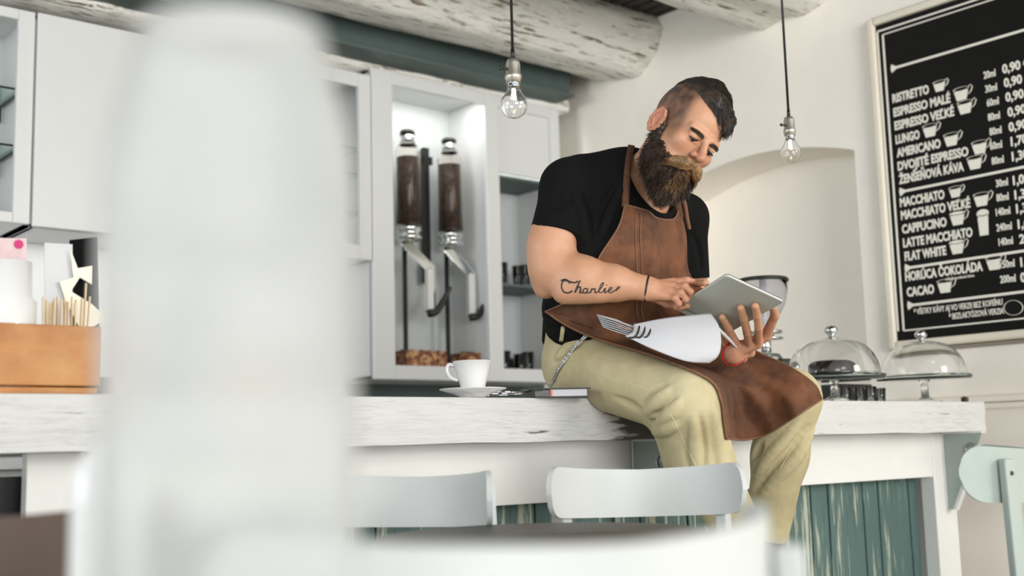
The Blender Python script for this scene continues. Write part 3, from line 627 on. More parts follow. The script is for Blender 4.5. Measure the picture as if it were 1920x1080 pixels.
# ================================================================== WOODEN BOX AT LEFT AND WHAT IT HOLDS
t = NT('honey_plywood'); v = t.coord((.8, 3, 3)); n1 = t.noise(v, 3.2, 7, .62); n2 = t.noise(t.coord((1, 1, 1)), 9, 5, .6)
cc1 = t.ramp(n1, [(.3, lin((128, 74, 28))), (.55, lin((172, 110, 46))), (.75, lin((190, 134, 70)))]); t.l(t.mix(t.ramp(n2, [(.45, G(0)), (.75, G(.5))]), cc1, lin((198, 158, 104))), t.b.inputs['Base Color']); t.b.inputs['Roughness'].default_value = .45; M['honey'] = t.m
yb_ = 2.19; x1 = onp(188, 680, 1, yb_)[0]; x0 = x1-.46; z1 = onp(100, 609, 1, yb_)[2]
wb = root('wooden_box', ((x0+x1)/2, yb_+.1, ZT), 'honey-coloured plywood box at the left end of the bar', 'box')
t_ = .01; g = MB(); g.box((x0, yb_, ZT+.016), (x1, yb_+t_, z1)); g.box((x0, yb_+.19, ZT+.016), (x1, yb_+.2, z1)); g.box((x0, yb_+t_, ZT+.016), (x0+t_, yb_+.19, z1)); g.box((x1-t_, yb_+t_, ZT+.016), (x1, yb_+.19, z1)); g.build('side_walls', 'honey', wb, bevel=.002)
MB().box((x0-.0, yb_+.002, ZT+.001), (x1-.004, yb_+.2, ZT+.0135)).build('base', 'honey', wb, bevel=.002)
def at(px, py, y): return onp(px, py, 1, y)
q = at(22, 500, 2.27); MB_ = MB().lathe([(0, 0), (.052, 0), (.053, .14), (.044, .148), (.043, .205), (0, .208)], (0, 0, 0), 36); o = MB_.build('ceramic_canister', 'porcelain', None, smooth=True)
H_ = at(22, 489, 2.27)[2]-(ZT+.015); o.scale = (1, 1, H_/.208); o.location = (at(12, 560, 2.27)[0], 2.27, ZT+.015); tag(o, 'white ceramic canister standing in the wooden box at the left edge', 'canister')
M['stick'] = plain('pale_stirrer_wood', (224, 200, 158), .7, var=.12, nscale=30)
for i in range(16):
    px = 84+i*5.0; a = at(px, 612, 2.24+.012*(i % 3)); tp = at(px+(i % 4-1.5)*2.2+(6 if i > 12 else 0), 556+(i*7 % 5)*3-(34 if i in (14,) else 0), 2.24+.012*(i % 3))
    a[2] = ZT+.02; d = tp-a; g = MB().obox((0, 0, np.linalg.norm(d)/2), (.0032, 0, 0), (0, .0012, 0), (0, 0, np.linalg.norm(d)/2)); o = g.build('stir_stick', 'stick', bevel=.0005); o.location = a
    o.rotation_mode = 'QUATERNION'; o.rotation_quaternion = Vector(d).to_track_quat('Z', 'Y'); tag(o, 'pale wooden stir stick standing in the bundle in the wooden box', 'stir stick', 'wooden stir sticks in the box')
def card(name, pts, y, mat, label, cat='card', th=.003):
    P_ = [at(*p, y) for p in pts]; c = np.mean(P_, 0); c[2] = min(p[2] for p in P_)
    g = MB().prism([p-c for p in P_], (0, th, 0)); o = g.build(name, mat); o.location = c; return tag(o, label, cat)
M['cream'] = plain('cream_card', (238, 232, 214), .7); M['greycard'] = plain('grey_card', (204, 206, 208), .7)
card('grey_card', [(84, 612), (84, 455), (136, 458), (136, 612)], 2.335, 'greycard', 'grey card standing upright in the box behind the stir sticks')
card('dark_slate_card', [(126, 614), (131, 450), (182, 444), (186, 614)], 2.345, 'slatecard', 'dark slate card standing behind the cream star')
card('cream_star', [(148, 612), (122, 560), (112, 528), (138, 520), (132, 466), (146, 503), (173, 498), (172, 533), (150, 520), (133, 546), (172, 570), (200, 596), (176, 612)], 2.325, 'cream', 'cream paper star leaning in the wooden box', 'paper star')
pc = card('flower_photo', [(-30, 612), (-30, 446), (50, 447), (50, 612)], 2.345, plain('photo_print', (206, 182, 182), .5, var=.25, nscale=14), 'photo print with a magenta flower behind the white canister', 'photo print')
# magenta flower printed on the card: a child of the print
q = at(35, 458, 2.344); ROOTLOC[pc.name] = np.array(pc.location)
MB().lathe([(0, 0), (.009, 0), (.009, .001), (0, .001)], q, 16, ax=(0, -1, 0)).build('flower', 'pink', pc)
for k, (px0, py0, w_) in enumerate(((105, 497, 20), (8, 478, 14))): pass

# ================================================================== CAKE STANDS, DOMES, GRINDER
def cake_stand(px, d, label, dl):
    c = W(px, 745, d); x, y = c[0], c[1]; zp = W(px, 708, d)[2]-ZT
    r = root('cake_stand', (x, y, ZT), label, 'cake stand', 'glass cake stands'); o_ = (x, y, ZT)
    MB().lathe([(0, .001), (.06, .001), (.058, .006), (.03, .012), (.014, .022), (.012, zp-.02), (.02, zp-.008), (.0, zp-.008)], o_, 40).build('foot', 'glass', r, smooth=True)
    MB().lathe([(0, zp-.008), (.155, zp-.008), (.163, zp-.004), (.163, zp+.006), (.155, zp+.004), (0, zp+.004)], o_, 64).build('plate', 'shelf_glass', r, smooth=True)
    z0 = ZT+zp+.0045; R_ = .148; H = .125
    dr = root('glass_dome', (x, y, z0), dl, 'glass dome', 'glass cake domes')
    prof = [(R_*math.cos(a)**.75, H*math.sin(a)) for a in np.linspace(0, PI/2*.97, 22)]; prof = [(R_+.002, 0)]+prof+[(0, H)]
    inn = [(max(p[0]-.0025, 0), max(p[1]-.0025, 0)) for p in prof[::-1]]
    MB().lathe(prof+inn, (x, y, z0), 64).build('dome', 'glass', dr, smooth=True)
    MB().lathe([(0, H-.001), (.012, H-.001), (.009, H+.008), (.02, H+.018), (.022, H+.028), (.014, H+.038), (0, H+.04)], (x, y, z0), 32).build('knob', 'chrome', dr, smooth=True)
    return x, y, zp
s1 = cake_stand(1566, 3.82, 'glass cake stand nearest the man\'s far knee', 'clear glass dome with knob on the nearer cake stand')
s2 = cake_stand(1735, 4.2, 'glass cake stand at the far right end of the bar', 'clear glass dome with knob on the cake stand at the bar\'s right end')
# chocolate cake pieces under the nearer dome
q = (s1[0]+.02, s1[1]+.02, ZT+s1[2]+.005)
o = MB().lathe([(0, 0), (.072, 0), (.076, .01), (.075, .042), (.06, .052), (0, .05)], (0, 0, 0), 40).build('chocolate_cake', plain('chocolate_glaze', (52, 38, 30), .2), None, smooth=True); o.location = q; tag(o, 'small dark chocolate cake under the nearer glass dome', 'cake')
g = MB().box((-.10, -.04, 0), (.10, .05, .085)); g.box((-.09, -.041, .02), (.02, -.040, .07)); o = g.build('black_box', 'black', bevel=.006); o.location = (onp(1590, 730, 1, 2.62)[0], 2.62, ZT+.001); tag(o, 'black box on the bar behind the nearer cake stand', 'box')
for i, (px, y) in enumerate(((1612, 2.42), (1632, 2.36), (1650, 2.43), (1585, 2.44))):
    x = onp(px, 735, 1, y)[0]; o = tumbler((x, y, ZT+.001), .021, .016, .06, 'small clear shot glass on the bar between the two cake stands', grp='shot glasses between the cake stands')
o = MB().box((-.01, -.01, 0), (.01, .01, .018)).lathe([(0, .018), (.007, .018), (.004, .021), (0, .021)], (0, 0, 0), 12).build('wooden_block', 'brownwood', bevel=.002); P = onp(1835, 750, 1, 2.22); o.location = (XE-.03, 2.22, ZT+.002); tag(o, 'tiny brown wooden block at the right end of the bar top', 'block')
# grinder
gx, gy = onp(1436, 640, 1, 2.60)[0], 2.60; zt_ = onp(1436, 520, 1, 2.60)[2]
gr = root('coffee_grinder', (gx, gy, ZT), 'chrome coffee grinder with clear bean hopper and black lid behind the tablet', 'coffee grinder'); o_ = (gx, gy, 0); zh = zt_-.02
MB().lathe([(0, ZT+.001), (.075, ZT+.001), (.078, ZT+.012), (.06, ZT+.018), (.052, ZT+.03), (.055, ZT+.17), (.045, ZT+.185), (0, ZT+.185)], o_, 36).build('body', 'brushed', gr, smooth=True, bevel=0)
MB().lathe([(0, zh-.205), (.062, zh-.205), (.062, zh-.198), (.03, zh-.196), (.03, zh-.185), (.06, zh-.183), (.06, zh-.174), (0, zh-.174)], o_, 36).build('grind_collar', 'chrome', gr, smooth=True)
MB().lathe([(.030, zh-.175), (.034, zh-.15), (.075, zh-.08), (.085, zh-.04), (.085, zh), (.082, zh), (.082, zh-.04), (.072, zh-.078), (.031, zh-.148), (.027, zh-.175)], o_, 44).build('hopper', 'smoke', gr, smooth=True) if 'smoke' in M else None
MB().lathe([(0, zh), (.09, zh), (.092, zh+.008), (.085, zh+.014), (0, zh+.016)], o_, 44).build('lid', 'black', gr, smooth=True)
MB().tube([(gx, gy, zh-.17), (gx, gy, zh)], .012, 12).build('centre_tube', 'cab', gr, smooth=True)
MB().obox((gx+.02, gy-.06, ZT+.12), (.03, -.01, 0), (.004, .02, 0), (0, 0, .045)).build('dosing_unit', 'black', gr, bevel=.008)
MB().lathe([(0, 0), (.014, 0), (.014, .012), (.006, .016), (0, .016)], (gx+.035, gy-.085, ZT+.14), 20, ax=(.3, -1, 0)).build('dial', 'chrome', gr, smooth=True)
MB().tube([(gx, gy-.05, ZT+.06), (gx+.03, gy-.12, ZT+.055)], .006, 8).build('portafilter_rest', 'chrome', gr, smooth=True)
MB().lathe([(0, ZT+.19), (.018, ZT+.19), (.018, zh-.2), (0, zh-.2)], o_, 20).build('shaft', 'chrome', gr, smooth=True)
# ================================================================== CHAIRS AND FOREGROUND
def make_chair(label, mat, seatmat='black'):
    r = root('cafe_chair', (0, 0, 0), label, 'chair')
    # chair faces +Y, backrest arc at -Y
    R_ = .21; n = 33; top, bot = .882, .775; th = .011
    n = 65; ang = np.linspace(-1.30, 1.30, n); Gf = []; 
    def pt(a, rr, z): return np.array([rr*math.sin(a), .02-rr*math.cos(a)*.86, z])
    rows = 9; O = []; I_ = []
    for j in range(rows):
        v = j/(rows-1)
        ro, ri = [], []
        for i, a in enumerate(ang):
            e = abs(a)/1.30; h = (top-bot)/2; edge = 1.0 if e < .80 else math.sqrt(max(0, 1-((e-.80)/.2)**2))
            edge = max(edge, .12); mid = (top+bot)/2+.010*e*e; z = mid+(v-.5)*2*h*edge
            if v > .5: z -= .006*(1-e)*(v-.5)*2
            ro.append(pt(a, R_+th/2, z)); ri.append(pt(a, R_-th/2, z))
        O.append(ro); I_.append(ri)
    O, I_ = np.array(O), np.array(I_)
    g = MB(); g.grid(O[:, ::-1]); g.grid(I_)
    for a, c in ((O[0], I_[0]), (I_[-1], O[-1])): g.grid([c, a])
    for a, c in ((O[:, 0], I_[:, 0]), (I_[:, -1], O[:, -1])): g.grid([a, c])
    g.build('backrest', mat, r, smooth=True)
    for s in (-1, 1):
        a = s*.82; p = pt(a, R_+.018, 0); t_ = np.array([math.cos(a), math.sin(a)*.86, 0]); nn = np.array([math.sin(a), -math.cos(a), 0])
        g = MB(); pts = [(p*[1, 1, 0]+nn*.03, 0), (p*[1, 1, 0]+nn*.012, .45), (p*[1, 1, 0], .862)]
        V = []
        for c, z in pts:
            for k1, k2 in ((-1, -1), (1, -1), (1, 1), (-1, 1)): V.append(c+t_*k1*.015+nn*k2*.010+np.array([0, 0, z]))
        g.add(V, [(i*4+k, i*4+(k+1) % 4, (i+1)*4+(k+1) % 4, (i+1)*4+k) for i in range(2) for k in range(4)]+[(3, 2, 1, 0), (8, 9, 10, 11)])
        l_ = g.build('rear_leg', mat, r, bevel=.004)
        g = MB(); g.lathe([(0, 0), (.005, 0), (.004, .002), (0, .0025)], p*[1, 1, 0]+np.array([0, 0, .835])+nn*.010, 12, ax=nn); g.build('screw', 'dark_edge', l_, smooth=True)
        g = MB(); g.tube([(s*.17, .20, .44), (s*.185, .225, 0)], [.018, .012], 10); g.build('front_leg', mat, r, smooth=True)
    pr = [(.0, .445), (.17, .445), (.2, .452), (.205, .462), (.195, .47), (.1, .466), (0, .464)]
    MB().lathe(pr, (0, .02, 0), 48).build('seat', seatmat, r, smooth=True)
    t_ = np.linspace(0, 2*PI, 41); MB().tube([(.165*math.cos(a), .02+.165*math.sin(a), .22) for a in t_], .008, 8, cap=False).build('stretcher', mat, r, smooth=True)
    return r
def flat(px, d): p = W(px, 835, d); return np.array([p[0], p[1], 0])
def face_to(c, target): d = np.asarray(target)-np.asarray(c); return math.atan2(d[1], d[0])-PI/2
tb = flat(1010, 2.02)
# table the pale chairs stand round
M['tabletop'] = plain('dark_walnut_top', (62, 54, 48), .45, var=.2, nscale=5)
rt = root('round_table', (tb[0], tb[1], 0), 'dark round cafe table between the pale chairs in front of the bar', 'table')
MB().lathe([(0, .755), (.27, .755), (.285, .762), (.285, .778), (.278, .785), (0, .785)], tb, 64).build('tabletop', 'tabletop', rt, smooth=True)
MB().lathe([(0, .03), (.03, .03), (.03, .755), (0, .755)], tb, 24).build('column', 'black', rt, smooth=True)
MB().lathe([(0, 0), (.22, 0), (.22, .015), (.05, .035), (0, .035)], tb, 40).build('base', 'black', rt, smooth=True)
chA = make_chair('pale grey cafe chair facing the camera, its curved back in front of the man\'s shins', 'chair')
def place(ch, c, rz): ch.location = c; ch.rotation_euler = (0, 0, rz)
cA = flat(1212, 2.42); place(chA, cA+nrm(np.array([CAM[0], CAM[1], 0])-cA)*.0, face_to(cA, (0, 0, 0))+.10)
chA['group'] = 'pale curved-back cafe chairs'
cB = flat(722, 2.28); copy_tree(chA, cB, face_to(cB, (0, 0, 0))-.45, 'pale grey cafe chair left of centre, softly blurred, near the middle of the bar', 'pale curved-back cafe chairs')
cC = flat(905, .80); copy_tree(chA, cC, face_to(cC, tb)+.62, 'pale grey cafe chair closest to the camera at the bottom edge, heavily blurred', 'pale curved-back cafe chairs')
chE = make_chair('pale mint cafe chair at the right edge, seen edge-on beside the bar end', 'mint'); cE = flat(1776, 2.5); place(chE, cE, face_to(cE, (0, 0, 0))-1.63); chE.scale = (1.025,)*3; chE['group'] = 'mint cafe chairs'
chF = copy_tree(chE, flat(2230, 3.3), 2.2, 'mint cafe chair cut off by the right edge behind the other mint one', 'mint cafe chairs')
chD = make_chair('dark brown wooden chair in the blurred bottom left corner', 'brownwood', 'brownwood'); cD = flat(-40, 1.30); place(chD, cD, face_to(cD, (0, 0, 0))+PI+.1)
# near table carrying the frosted jar and the white bottle
tn = flat(470, .40)
nt = root('side_table', (tn[0], tn[1], 0), 'small white table close to the camera below the frosted jar', 'table')
MB().lathe([(0, .72), (.15, .72), (.155, .728), (.155, .742), (.15, .75), (0, .75)], tn, 56).build('tabletop', 'cab', nt, smooth=True)
MB().lathe([(0, .02), (.025, .02), (.025, .72), (0, .72)], tn, 20).build('column', 'brushed', nt, smooth=True)
MB().lathe([(0, 0), (.14, 0), (.14, .012), (.03, .03), (0, .03)], tn, 40).build('base', 'brushed', nt, smooth=True)
t = NT('frosted_white_glass'); t.b.inputs['Base Color'].default_value = (.88, .89, .88, 1); t.b.inputs['Roughness'].default_value = .32; t.b.inputs['IOR'].default_value = 1.08
t.b.inputs['Transmission Weight'].default_value = .84; M['frost'] = t.m
pj = flat(432, .46)
jr = root('frosted_jar', (pj[0], pj[1], .75), 'tall frosted white glass jar filling the blurred left foreground', 'jar')
prof = [(0, .752), (.042, .752), (.047, .76), (.0485, .80), (.049, .95), (.0500, 1.03), (.048, 1.055), (.041, 1.08), (.037, 1.10)]
inn = [(max(r_-.002, 0), z_) for r_, z_ in prof[::-1]]; inn[-1] = (0, .755)
MB().lathe(prof+inn, (pj[0], pj[1], 0), 72).build('vessel', 'frost', jr, smooth=True)
pb_ = flat(200, .80)
o = MB().lathe([(0, 0), (.020, 0), (.0225, .004), (.0225, .17), (.0215, .19), (.013, .205), (.012, .212), (0, .213)], (0, 0, 0), 40).build('ceramic_bottle', 'porcelain', None, smooth=True)
o.location = (pb_[0], pb_[1], .73); tag(o, 'white ceramic bottle, blurred, lower left beside the frosted jar', 'bottle')
bt = root('side_table', (pb_[0], pb_[1], 0), 'tiny pale round table carrying the blurred white ceramic bottle', 'table')
MB().lathe([(0, .70), (.075, .70), (.08, .715), (.075, .73), (0, .73)], pb_, 40).build('tabletop', 'cab', bt, smooth=True)
MB().lathe([(0, 0), (.02, 0), (.02, .70), (0, .70)], pb_, 20).build('column', 'brushed', bt, smooth=True)
MB().lathe([(0, 0), (.075, 0), (.075, .01), (0, .03)], pb_, 32).build('base', 'brushed', bt, smooth=True)
# ================================================================== THE MAN
# tablet first: his hands close on it
TL_, TT_ = W(1262, 580, 2.92), W(1362, 517, 2.735)
best = None
for dR in np.linspace(2.6, 3.1, 501):
    R__ = W(1470, 567, dR); c = abs(np.dot(nrm(R__-TT_), nrm(TL_-TT_)))
    if best is None or c < best[0]: best = (c, R__, dR)
TR_ = best[1]; TB_ = TL_+TR_-TT_; tn_ = nrm(np.cross(TR_-TT_, TL_-TT_))
if np.dot(tn_, CAM-TT_) < 0: tn_ = -tn_
def tp(px, py, off=0.0):
    r = ray(px, py); s = np.dot(TT_-CAM, tn_)/np.dot(r, tn_); return CAM+r*s+tn_*off
# head frame
hl = nrm(cv(.67, -.44, -.60)); hu = cv(.475, .87, -.108); hu = nrm(hu-np.dot(hu, hl)*hl); hw = np.cross(hl, hu)*1.0
if np.dot(hw, BACK) < 0: hw = -hw
hw = nrm(hw-hu*.20-hl*.09); hl = nrm(hl-np.dot(hl, hw)*hw); hu = np.cross(hl, hw)
if np.dot(hu, UP) < 0: hu = -hu
HB = np.array([hl, hw, hu]); HC = W(1281, 256, 2.92)
def hp(x, y, z): return HC+x*hl+y*hw+z*hu
def hloc(P): return (np.asarray(P)-HC)@HB.T
SHR, SHL = W(1064, 350, 2.98), W(1283, 408, 3.19)
NB = W(1203, 318, 3.06)
ELB = W(1034, 506, 2.93); WRR = W(1214, 541, 2.87)
HIPR, KNR = W(1092, 688, 3.10), W(1290, 756, 2.80)
HIPL, KNL = W(1190, 690, 3.23), W(1482, 748, 3.10)
PEL = (HIPR+HIPL)/2
body = SDF((1.80, 1.58, 1.10), (2.72, 2.42, 1.86), .0025)
Bx = np.eye(3)
# torso (under the shirt), neck
CH = W(1168, 455, 3.06)
body.cap(PEL+[0, 0, .05], CH, .125, .155, .03, sc=(1, .68, 1))
body.cap(CH, W(1185, 370, 3.06), .155, .12, .03, sc=(1, .66, 1))
body.cap(SHR+[.02, 0, 0], SHL-[.02, 0, 0], .05, .05, .03)
body.cap(NB-[0, -.01, .05], hp(0, -.032, -.035), .058, .054, .02)
body.cap(NB-[0, -.02, .03], SHR+[.03, 0, .0], .035, .04, .03).cap(NB-[0, -.02, .03], SHL-[.03, 0, .0], .035, .04, .03)
# head
E_ = lambda c, r, k=.02, op='u': body.ell(hp(*c), r, HB, k, op)
C_ = lambda a, b, ra, rb, k=.012, op='u': body.cap(hp(*a), hp(*b), ra, rb, k, op)
E_((0, -.026, .052), (.0775, .099, .093)); E_((0, .038, .045), (.060, .050, .056), .03)
E_((0, .030, -.022), (.064, .056, .070), .025); E_((0, .034, -.080), (.050, .048, .034), .025)
for s in (-1, 1):
    E_((s*.043, .060, -.020), (.022, .020, .018), .022)
    C_((s*.012, .089, .020), (s*.045, .073, .022), .0095, .008, .010)
    C_((s*.055, .00, -.055), (s*.03, .06, -.095), .022, .018, .03)
for s in (-1, 1):
    E_((s*.031, .098, .004), (.017, .012, .0105), .010, 's')
for s in (-1, 1):
    E_((s*.031, .0752, .004), (.0150, .0150, .0132), .003)
    C_((s*.018, .0885, .0065), (s*.045, .0795, .007), .0030, .0025, .004)
    C_((s*.019, .0860, -.0065), (s*.044, .078, -.006), .0026, .002, .005)
C_((0, .090, .014), (0, .114, -.028), .0078, .0098, .010); E_((0, .114, -.032), (.0112, .0118, .0095), .006)
for s in (-1, 1):
    E_((s*.0135, .099, -.032), (.0078, .0105, .0078), .005); E_((s*.0075, .106, -.0385), (.0034, .0048, .003), .002, 's')
C_((-.018, .090, -.062), (.018, .090, -.062), .006, .006, .005); C_((-.015, .089, -.073), (.015, .089, -.073), .0075, .0075, .005)
C_((-.014, .099, -.0675), (.014, .099, -.0675), .0012, .0012, .002, 's')
for s in (-1, 1):     # ears
    eB = np.array([nrm(hl*s+.0*hw-.35*hw*1), nrm(hw+.35*hl*s), hu])
    t_ = nrm(hl*s*.86-hw*.5); n_e = nrm(np.cross(hu, t_)); EB = np.array([nrm(hw*.93-hl*s*.36), nrm(np.cross(hu, nrm(hw*.93-hl*s*.36))), hu])
    c = hp(s*.082, -.012, -.008)
    body.ell(c, (.0200, .0060, .034), EB, .006)
    ax_, nx_ = EB[0], EB[1]*(1 if np.dot(EB[1], hl*s) > 0 else -1)
    rim = [c+ax_*(a*.0180)+hu*(z*.0315)+nx_*.004 for a, z in ((.75, .45), (.35, .92), (-.35, 1.0), (-.9, .55), (-1.0, -.05), (-.75, -.55), (-.2, -.95), (.4, -.95))]
    rim = [c-ax_*0+ (p-c) for p in rim]; body.chain(rim, [.0038]*7+[.005], .003)
    body.ell(c+nx_*.007+ax_*.001-hu*.002, (.0085, .006, .014), EB, .004, 's')
    body.chain([c+nx_*.0045-ax_*.006+hu*.012, c+nx_*.006-ax_*.008-hu*.004, c+nx_*.005-ax_*.002-hu*.014], [.0028, .003, .003], .003)
    body.ell(c+ax_*.011-hu*.004+nx_*.003, (.004, .004, .006), EB, .003)
# right arm
UA = W(1043, 440, 2.955)
body.cap(SHR, UA, .058, .060, .02).cap(UA, ELB, .060, .050, .02)
body.ell(W(1030, 470, 2.94), (.060, .054, .07), None, .02)
body.cap(ELB+[0, 0, .004], W(1092, 521, 2.90), .053, .0525, .02).cap(W(1092, 521, 2.90), W(1150, 531, 2.885), .0525, .043, .02).cap(W(1150, 531, 2.885), WRR, .043, .0285, .02)
body.cap(W(1022, 540, 2.94), ELB, .026, .04, .03)
body.cap(W(1060, 545, 2.89), W(1120, 545, 2.87), .034, .03, .02)
# right hand
HK = W
palm0 = W(1222, 542, 2.868)
kn = [W(1262, 530, 2.885), W(1266, 538, 2.868), W(1262, 548, 2.853), W(1254, 556, 2.845)]
body.cap(WRR, palm0, .0285, .026, .012)
for k_, r_ in zip(kn, (.0125, .0128, .012, .011)): body.cap(palm0+(k_-kn[1])*.45, k_, .0165, r_, .008)
fr = [[kn[0], W(1288, 526, 2.87), W(1306, 531, 2.885), tp(1322, 538, -.012)],
      [kn[1], W(1284, 537, 2.845), W(1294, 547, 2.845), W(1291, 557, 2.86)],
      [kn[2], W(1277, 549, 2.832), W(1286, 561, 2.835), W(1281, 569, 2.852)],
      [kn[3], W(1266, 559, 2.828), W(1273, 569, 2.832), W(1268, 576, 2.845)]]
for f_, rr in zip(fr, (.0092, .0095, .0088, .008)):
    body.chain(f_, [rr*1.12, rr*1.02, rr*.95, rr*.86], .0035)
body.chain([palm0+cv(.0, -.012, .004), W(1250, 567, 2.885), W(1272, 574, 2.885), W(1288, 573, 2.89)], [.017, .0125, .0105, .009], .006)
# left arm and hand
EL = W(1306, 590, 3.20); WL = W(1376, 662, 2.975)
body.cap(SHL, EL, .048, .038, .02).cap(EL, WL, .038, .029, .02)
kL = [tp(1423, 630, .022), tp(1409, 643, .028), tp(1395, 652, .030), tp(1380, 660, .028)]
for q, r_ in zip(kL, (.0125, .0125, .012, .011)): body.cap(WL+(q-kL[1])*.35, q, .019, r_, .009)
fL = [[kL[0], tp(1424, 600, .020), tp(1421, 582, .014), tp(1417, 567, .0098)],
      [kL[1], tp(1403, 608, .024), tp(1396, 586, .016), tp(1390, 571, .0098)],
      [kL[2], tp(1381, 624, .026), tp(1367, 603, .018), tp(1355, 588, .0105)],
      [kL[3], tp(1366, 640, .026), tp(1355, 622, .022), tp(1344, 606, .017)]]
for f_, rr in zip(fL, (.0098, .010, .0096, .0085)): body.chain(f_, [rr*1.08, rr*1.03, rr, rr*.9], .0035)
body.chain([WL+cv(.02, .01, -.01), tp(1436, 632, -.004), tp(1452, 602, -.016), tp(1448, 585, -.0145)], [.020, .014, .0105, .0095], .007)
V, Q = body.mesh()
HL = hloc(V)
# colour of skin, shaved stubble and lips as a vertex colour (their own colour, not light)
def smooth01(x, a, b): t = np.clip((x-a)/(b-a), 0, 1); return t*t*(3-2*t)
skin = np.array(lin((198, 148, 116))[:3]); red = np.array(lin((176, 104, 84))[:3]); stub = np.array(lin((66, 54, 47))[:3])
colr = np.tile(skin, (len(V), 1))
near = np.linalg.norm(HL*[1, 1, .8], axis=1) < .16
x_, y_, z_ = HL.T
front = smooth01(y_+.25*(z_-.03), .036, .068)
side = near*smooth01(z_, -.045+.0, .0+.02)*(1-front)
ear = near*(np.abs(x_) > .0755)*(z_ < .034)*(z_ > -.04)*(y_ < .012)*(y_ > -.045)
side = side*(1-ear)
back_ = near*(y_ < -.03)*smooth01(z_, -.075, -.03); side = np.maximum(side, back_*(1-ear))
nz_ = np.array([mnoise.noise(Vector(p*60)) for p in V[near]])
sv = np.zeros(len(V)); sv[near] = nz_*.22
sa = np.clip(side*(.72+.2*smooth01(z_, .02, .10))+sv*side, 0, 1)[:, None]
colr = colr*(1-sa)+stub*sa
rd = (near*np.exp(-((x_/.016)**2+((y_-.112)/.02)**2+((z_+.028)/.014)**2))*.75+ear*.55+near*np.exp(-(((np.abs(x_)-.04)/.02)**2+((z_+.022)/.018)**2))*(y_ > .03)*.28)
lip = near*np.exp(-((x_/.022)**2+((z_+.0675)/.010)**2))*(y_ > .07)*.8
hand = (np.linalg.norm(V-kn[1], axis=1) < .075)*.22+(np.linalg.norm(V-kL[1], axis=1) < .11)*.18
rr_ = np.clip(rd+lip+hand, 0, 1)[:, None]; colr = colr*(1-rr_)+red*rr_
t = NT('skin'); at_ = t.n('ShaderNodeVertexColor', layer_name='tone'); n1 = t.noise(t.coord((1, 1, 1)), 28, 5, .6)
t.l(t.mix(.35, at_.outputs[0], t.mix(1.0, at_.outputs[0], t.ramp(n1, [(.3, G(.72)), (.7, G(1.0))]), 'MULTIPLY')), t.b.inputs['Base Color'])
t.b.inputs['Roughness'].default_value = .48; t.b.inputs['Subsurface Weight'].default_value = .06; t.b.inputs['Subsurface Radius'].default_value = (.01, .004, .002); t.bump(t.noise(t.coord((1, 1, 1)), 160, 4), .12, .002); M['skin'] = t.m
ROOTLOC['_'] = 0
person = mesh_obj('person', V, Q, 'skin', None, True, origin=PEL)
tag(person, 'bearded man in black T-shirt, brown apron and khaki trousers sitting on the bar top', 'person')
ca = person.data.color_attributes.new('tone', 'FLOAT_COLOR', 'POINT'); ca.data.foreach_set('color', np.c_[colr, np.ones(len(V))].astype(np.float32).ravel())
body_bvh = (V, Q)
# ---------------- T-shirt
def surf(bv, pts, n, off):
    P_ = catmull(pts, n); out = []; last = 0
    for p in P_:
        r = ray(*p); L_ = np.linalg.norm(r); h_ = bv.ray_cast(Vector(CAM), Vector(r/L_))
        if h_[0] is not None and (not out or abs(h_[3]-last) < .035): last = h_[3]; out.append(CAM+r*(h_[3]/L_)-nrm(r)*off)
    return out
def press(f, bv, pts, r, off, op, k=.010, n=12):
    P_ = surf(bv, pts, n, off)
    if len(P_) > 2: f.chain(P_, r*np.sin(np.linspace(.25, PI-.25, len(P_))), k, op)
sh = SDF((1.84, 1.86, 1.06), (2.62, 2.45, 1.74), .003)
sh.cap(W(1112, 590, 3.13), W(1110, 612, 3.14), .140, .122, .03, sc=(1, .74, 1), cut=True)
sh.cap(W(1042, 585, 3.19), W(1034, 636, 3.19), .034, .026, .03)
sh.cap(W(1112, 590, 3.13), CH, .140, .178, .04, sc=(1, .70, 1))
sh.cap(CH, W(1184, 375, 3.06), .178, .135, .04, sc=(1, .70, 1))
sh.cap(W(1178, 334, 3.10), W(1090, 338, 3.03), .064, .066, .04)
sh.cap(NB-[0, -.012, .045], SHR, .050, .064, .04).cap(NB-[0, -.012, .045], SHL, .050, .060, .04)
sh.cap(SHR, W(1046, 440, 2.955), .064, .070, .03, cut=True)
sh.cap(SHL, W(1287, 522, 3.19), .060, .062, .03, cut=True)
def crease(f, pts, r, k=.010):
    P_ = catmull([W(*p) for p in pts], 12); f.chain(P_, np.r_[np.linspace(.2, 1, 6), np.linspace(1, .2, 6)]*r, k, 's')
def ridge(f, pts, r, k=.012):
    P_ = catmull([W(*p) for p in pts], 12); f.chain(P_, np.r_[np.linspace(.3, 1, 6), np.linspace(1, .3, 6)]*r, k, 'u')

sh.cap(NB+[0, .0, -.045]+cv(.016, -.012, .03), hp(0, -.03, -.05), .075, .070, .006, 's')
V, Q = sh.mesh(); _b = BVHTree.FromPolygons(V.tolist(), Q.tolist())
for pts, r in (([(1108, 450), (1100, 400), (1085, 350)], .008), ([(1118, 430), (1135, 380), (1160, 340)], .007), ([(1128, 455), (1150, 420), (1168, 380)], .007), ([(1020, 400), (1045, 385), (1075, 380)], .005), ([(1300, 440), (1312, 470), (1316, 505)], .006), ([(1022, 600), (1040, 612), (1058, 610)], .007), ([(1024, 575), (1044, 590), (1062, 590)], .006)):
    press(sh, _b, pts, r, r*.4, 's')
for pts, r in (([(1098, 455), (1090, 405), (1076, 355)], .008), ([(1125, 445), (1145, 395), (1166, 350)], .007), ([(1020, 590), (1040, 600), (1060, 600)], .007)):
    press(sh, _b, pts, r, -r*.3, 'u', .014)
V, Q = sh.mesh()
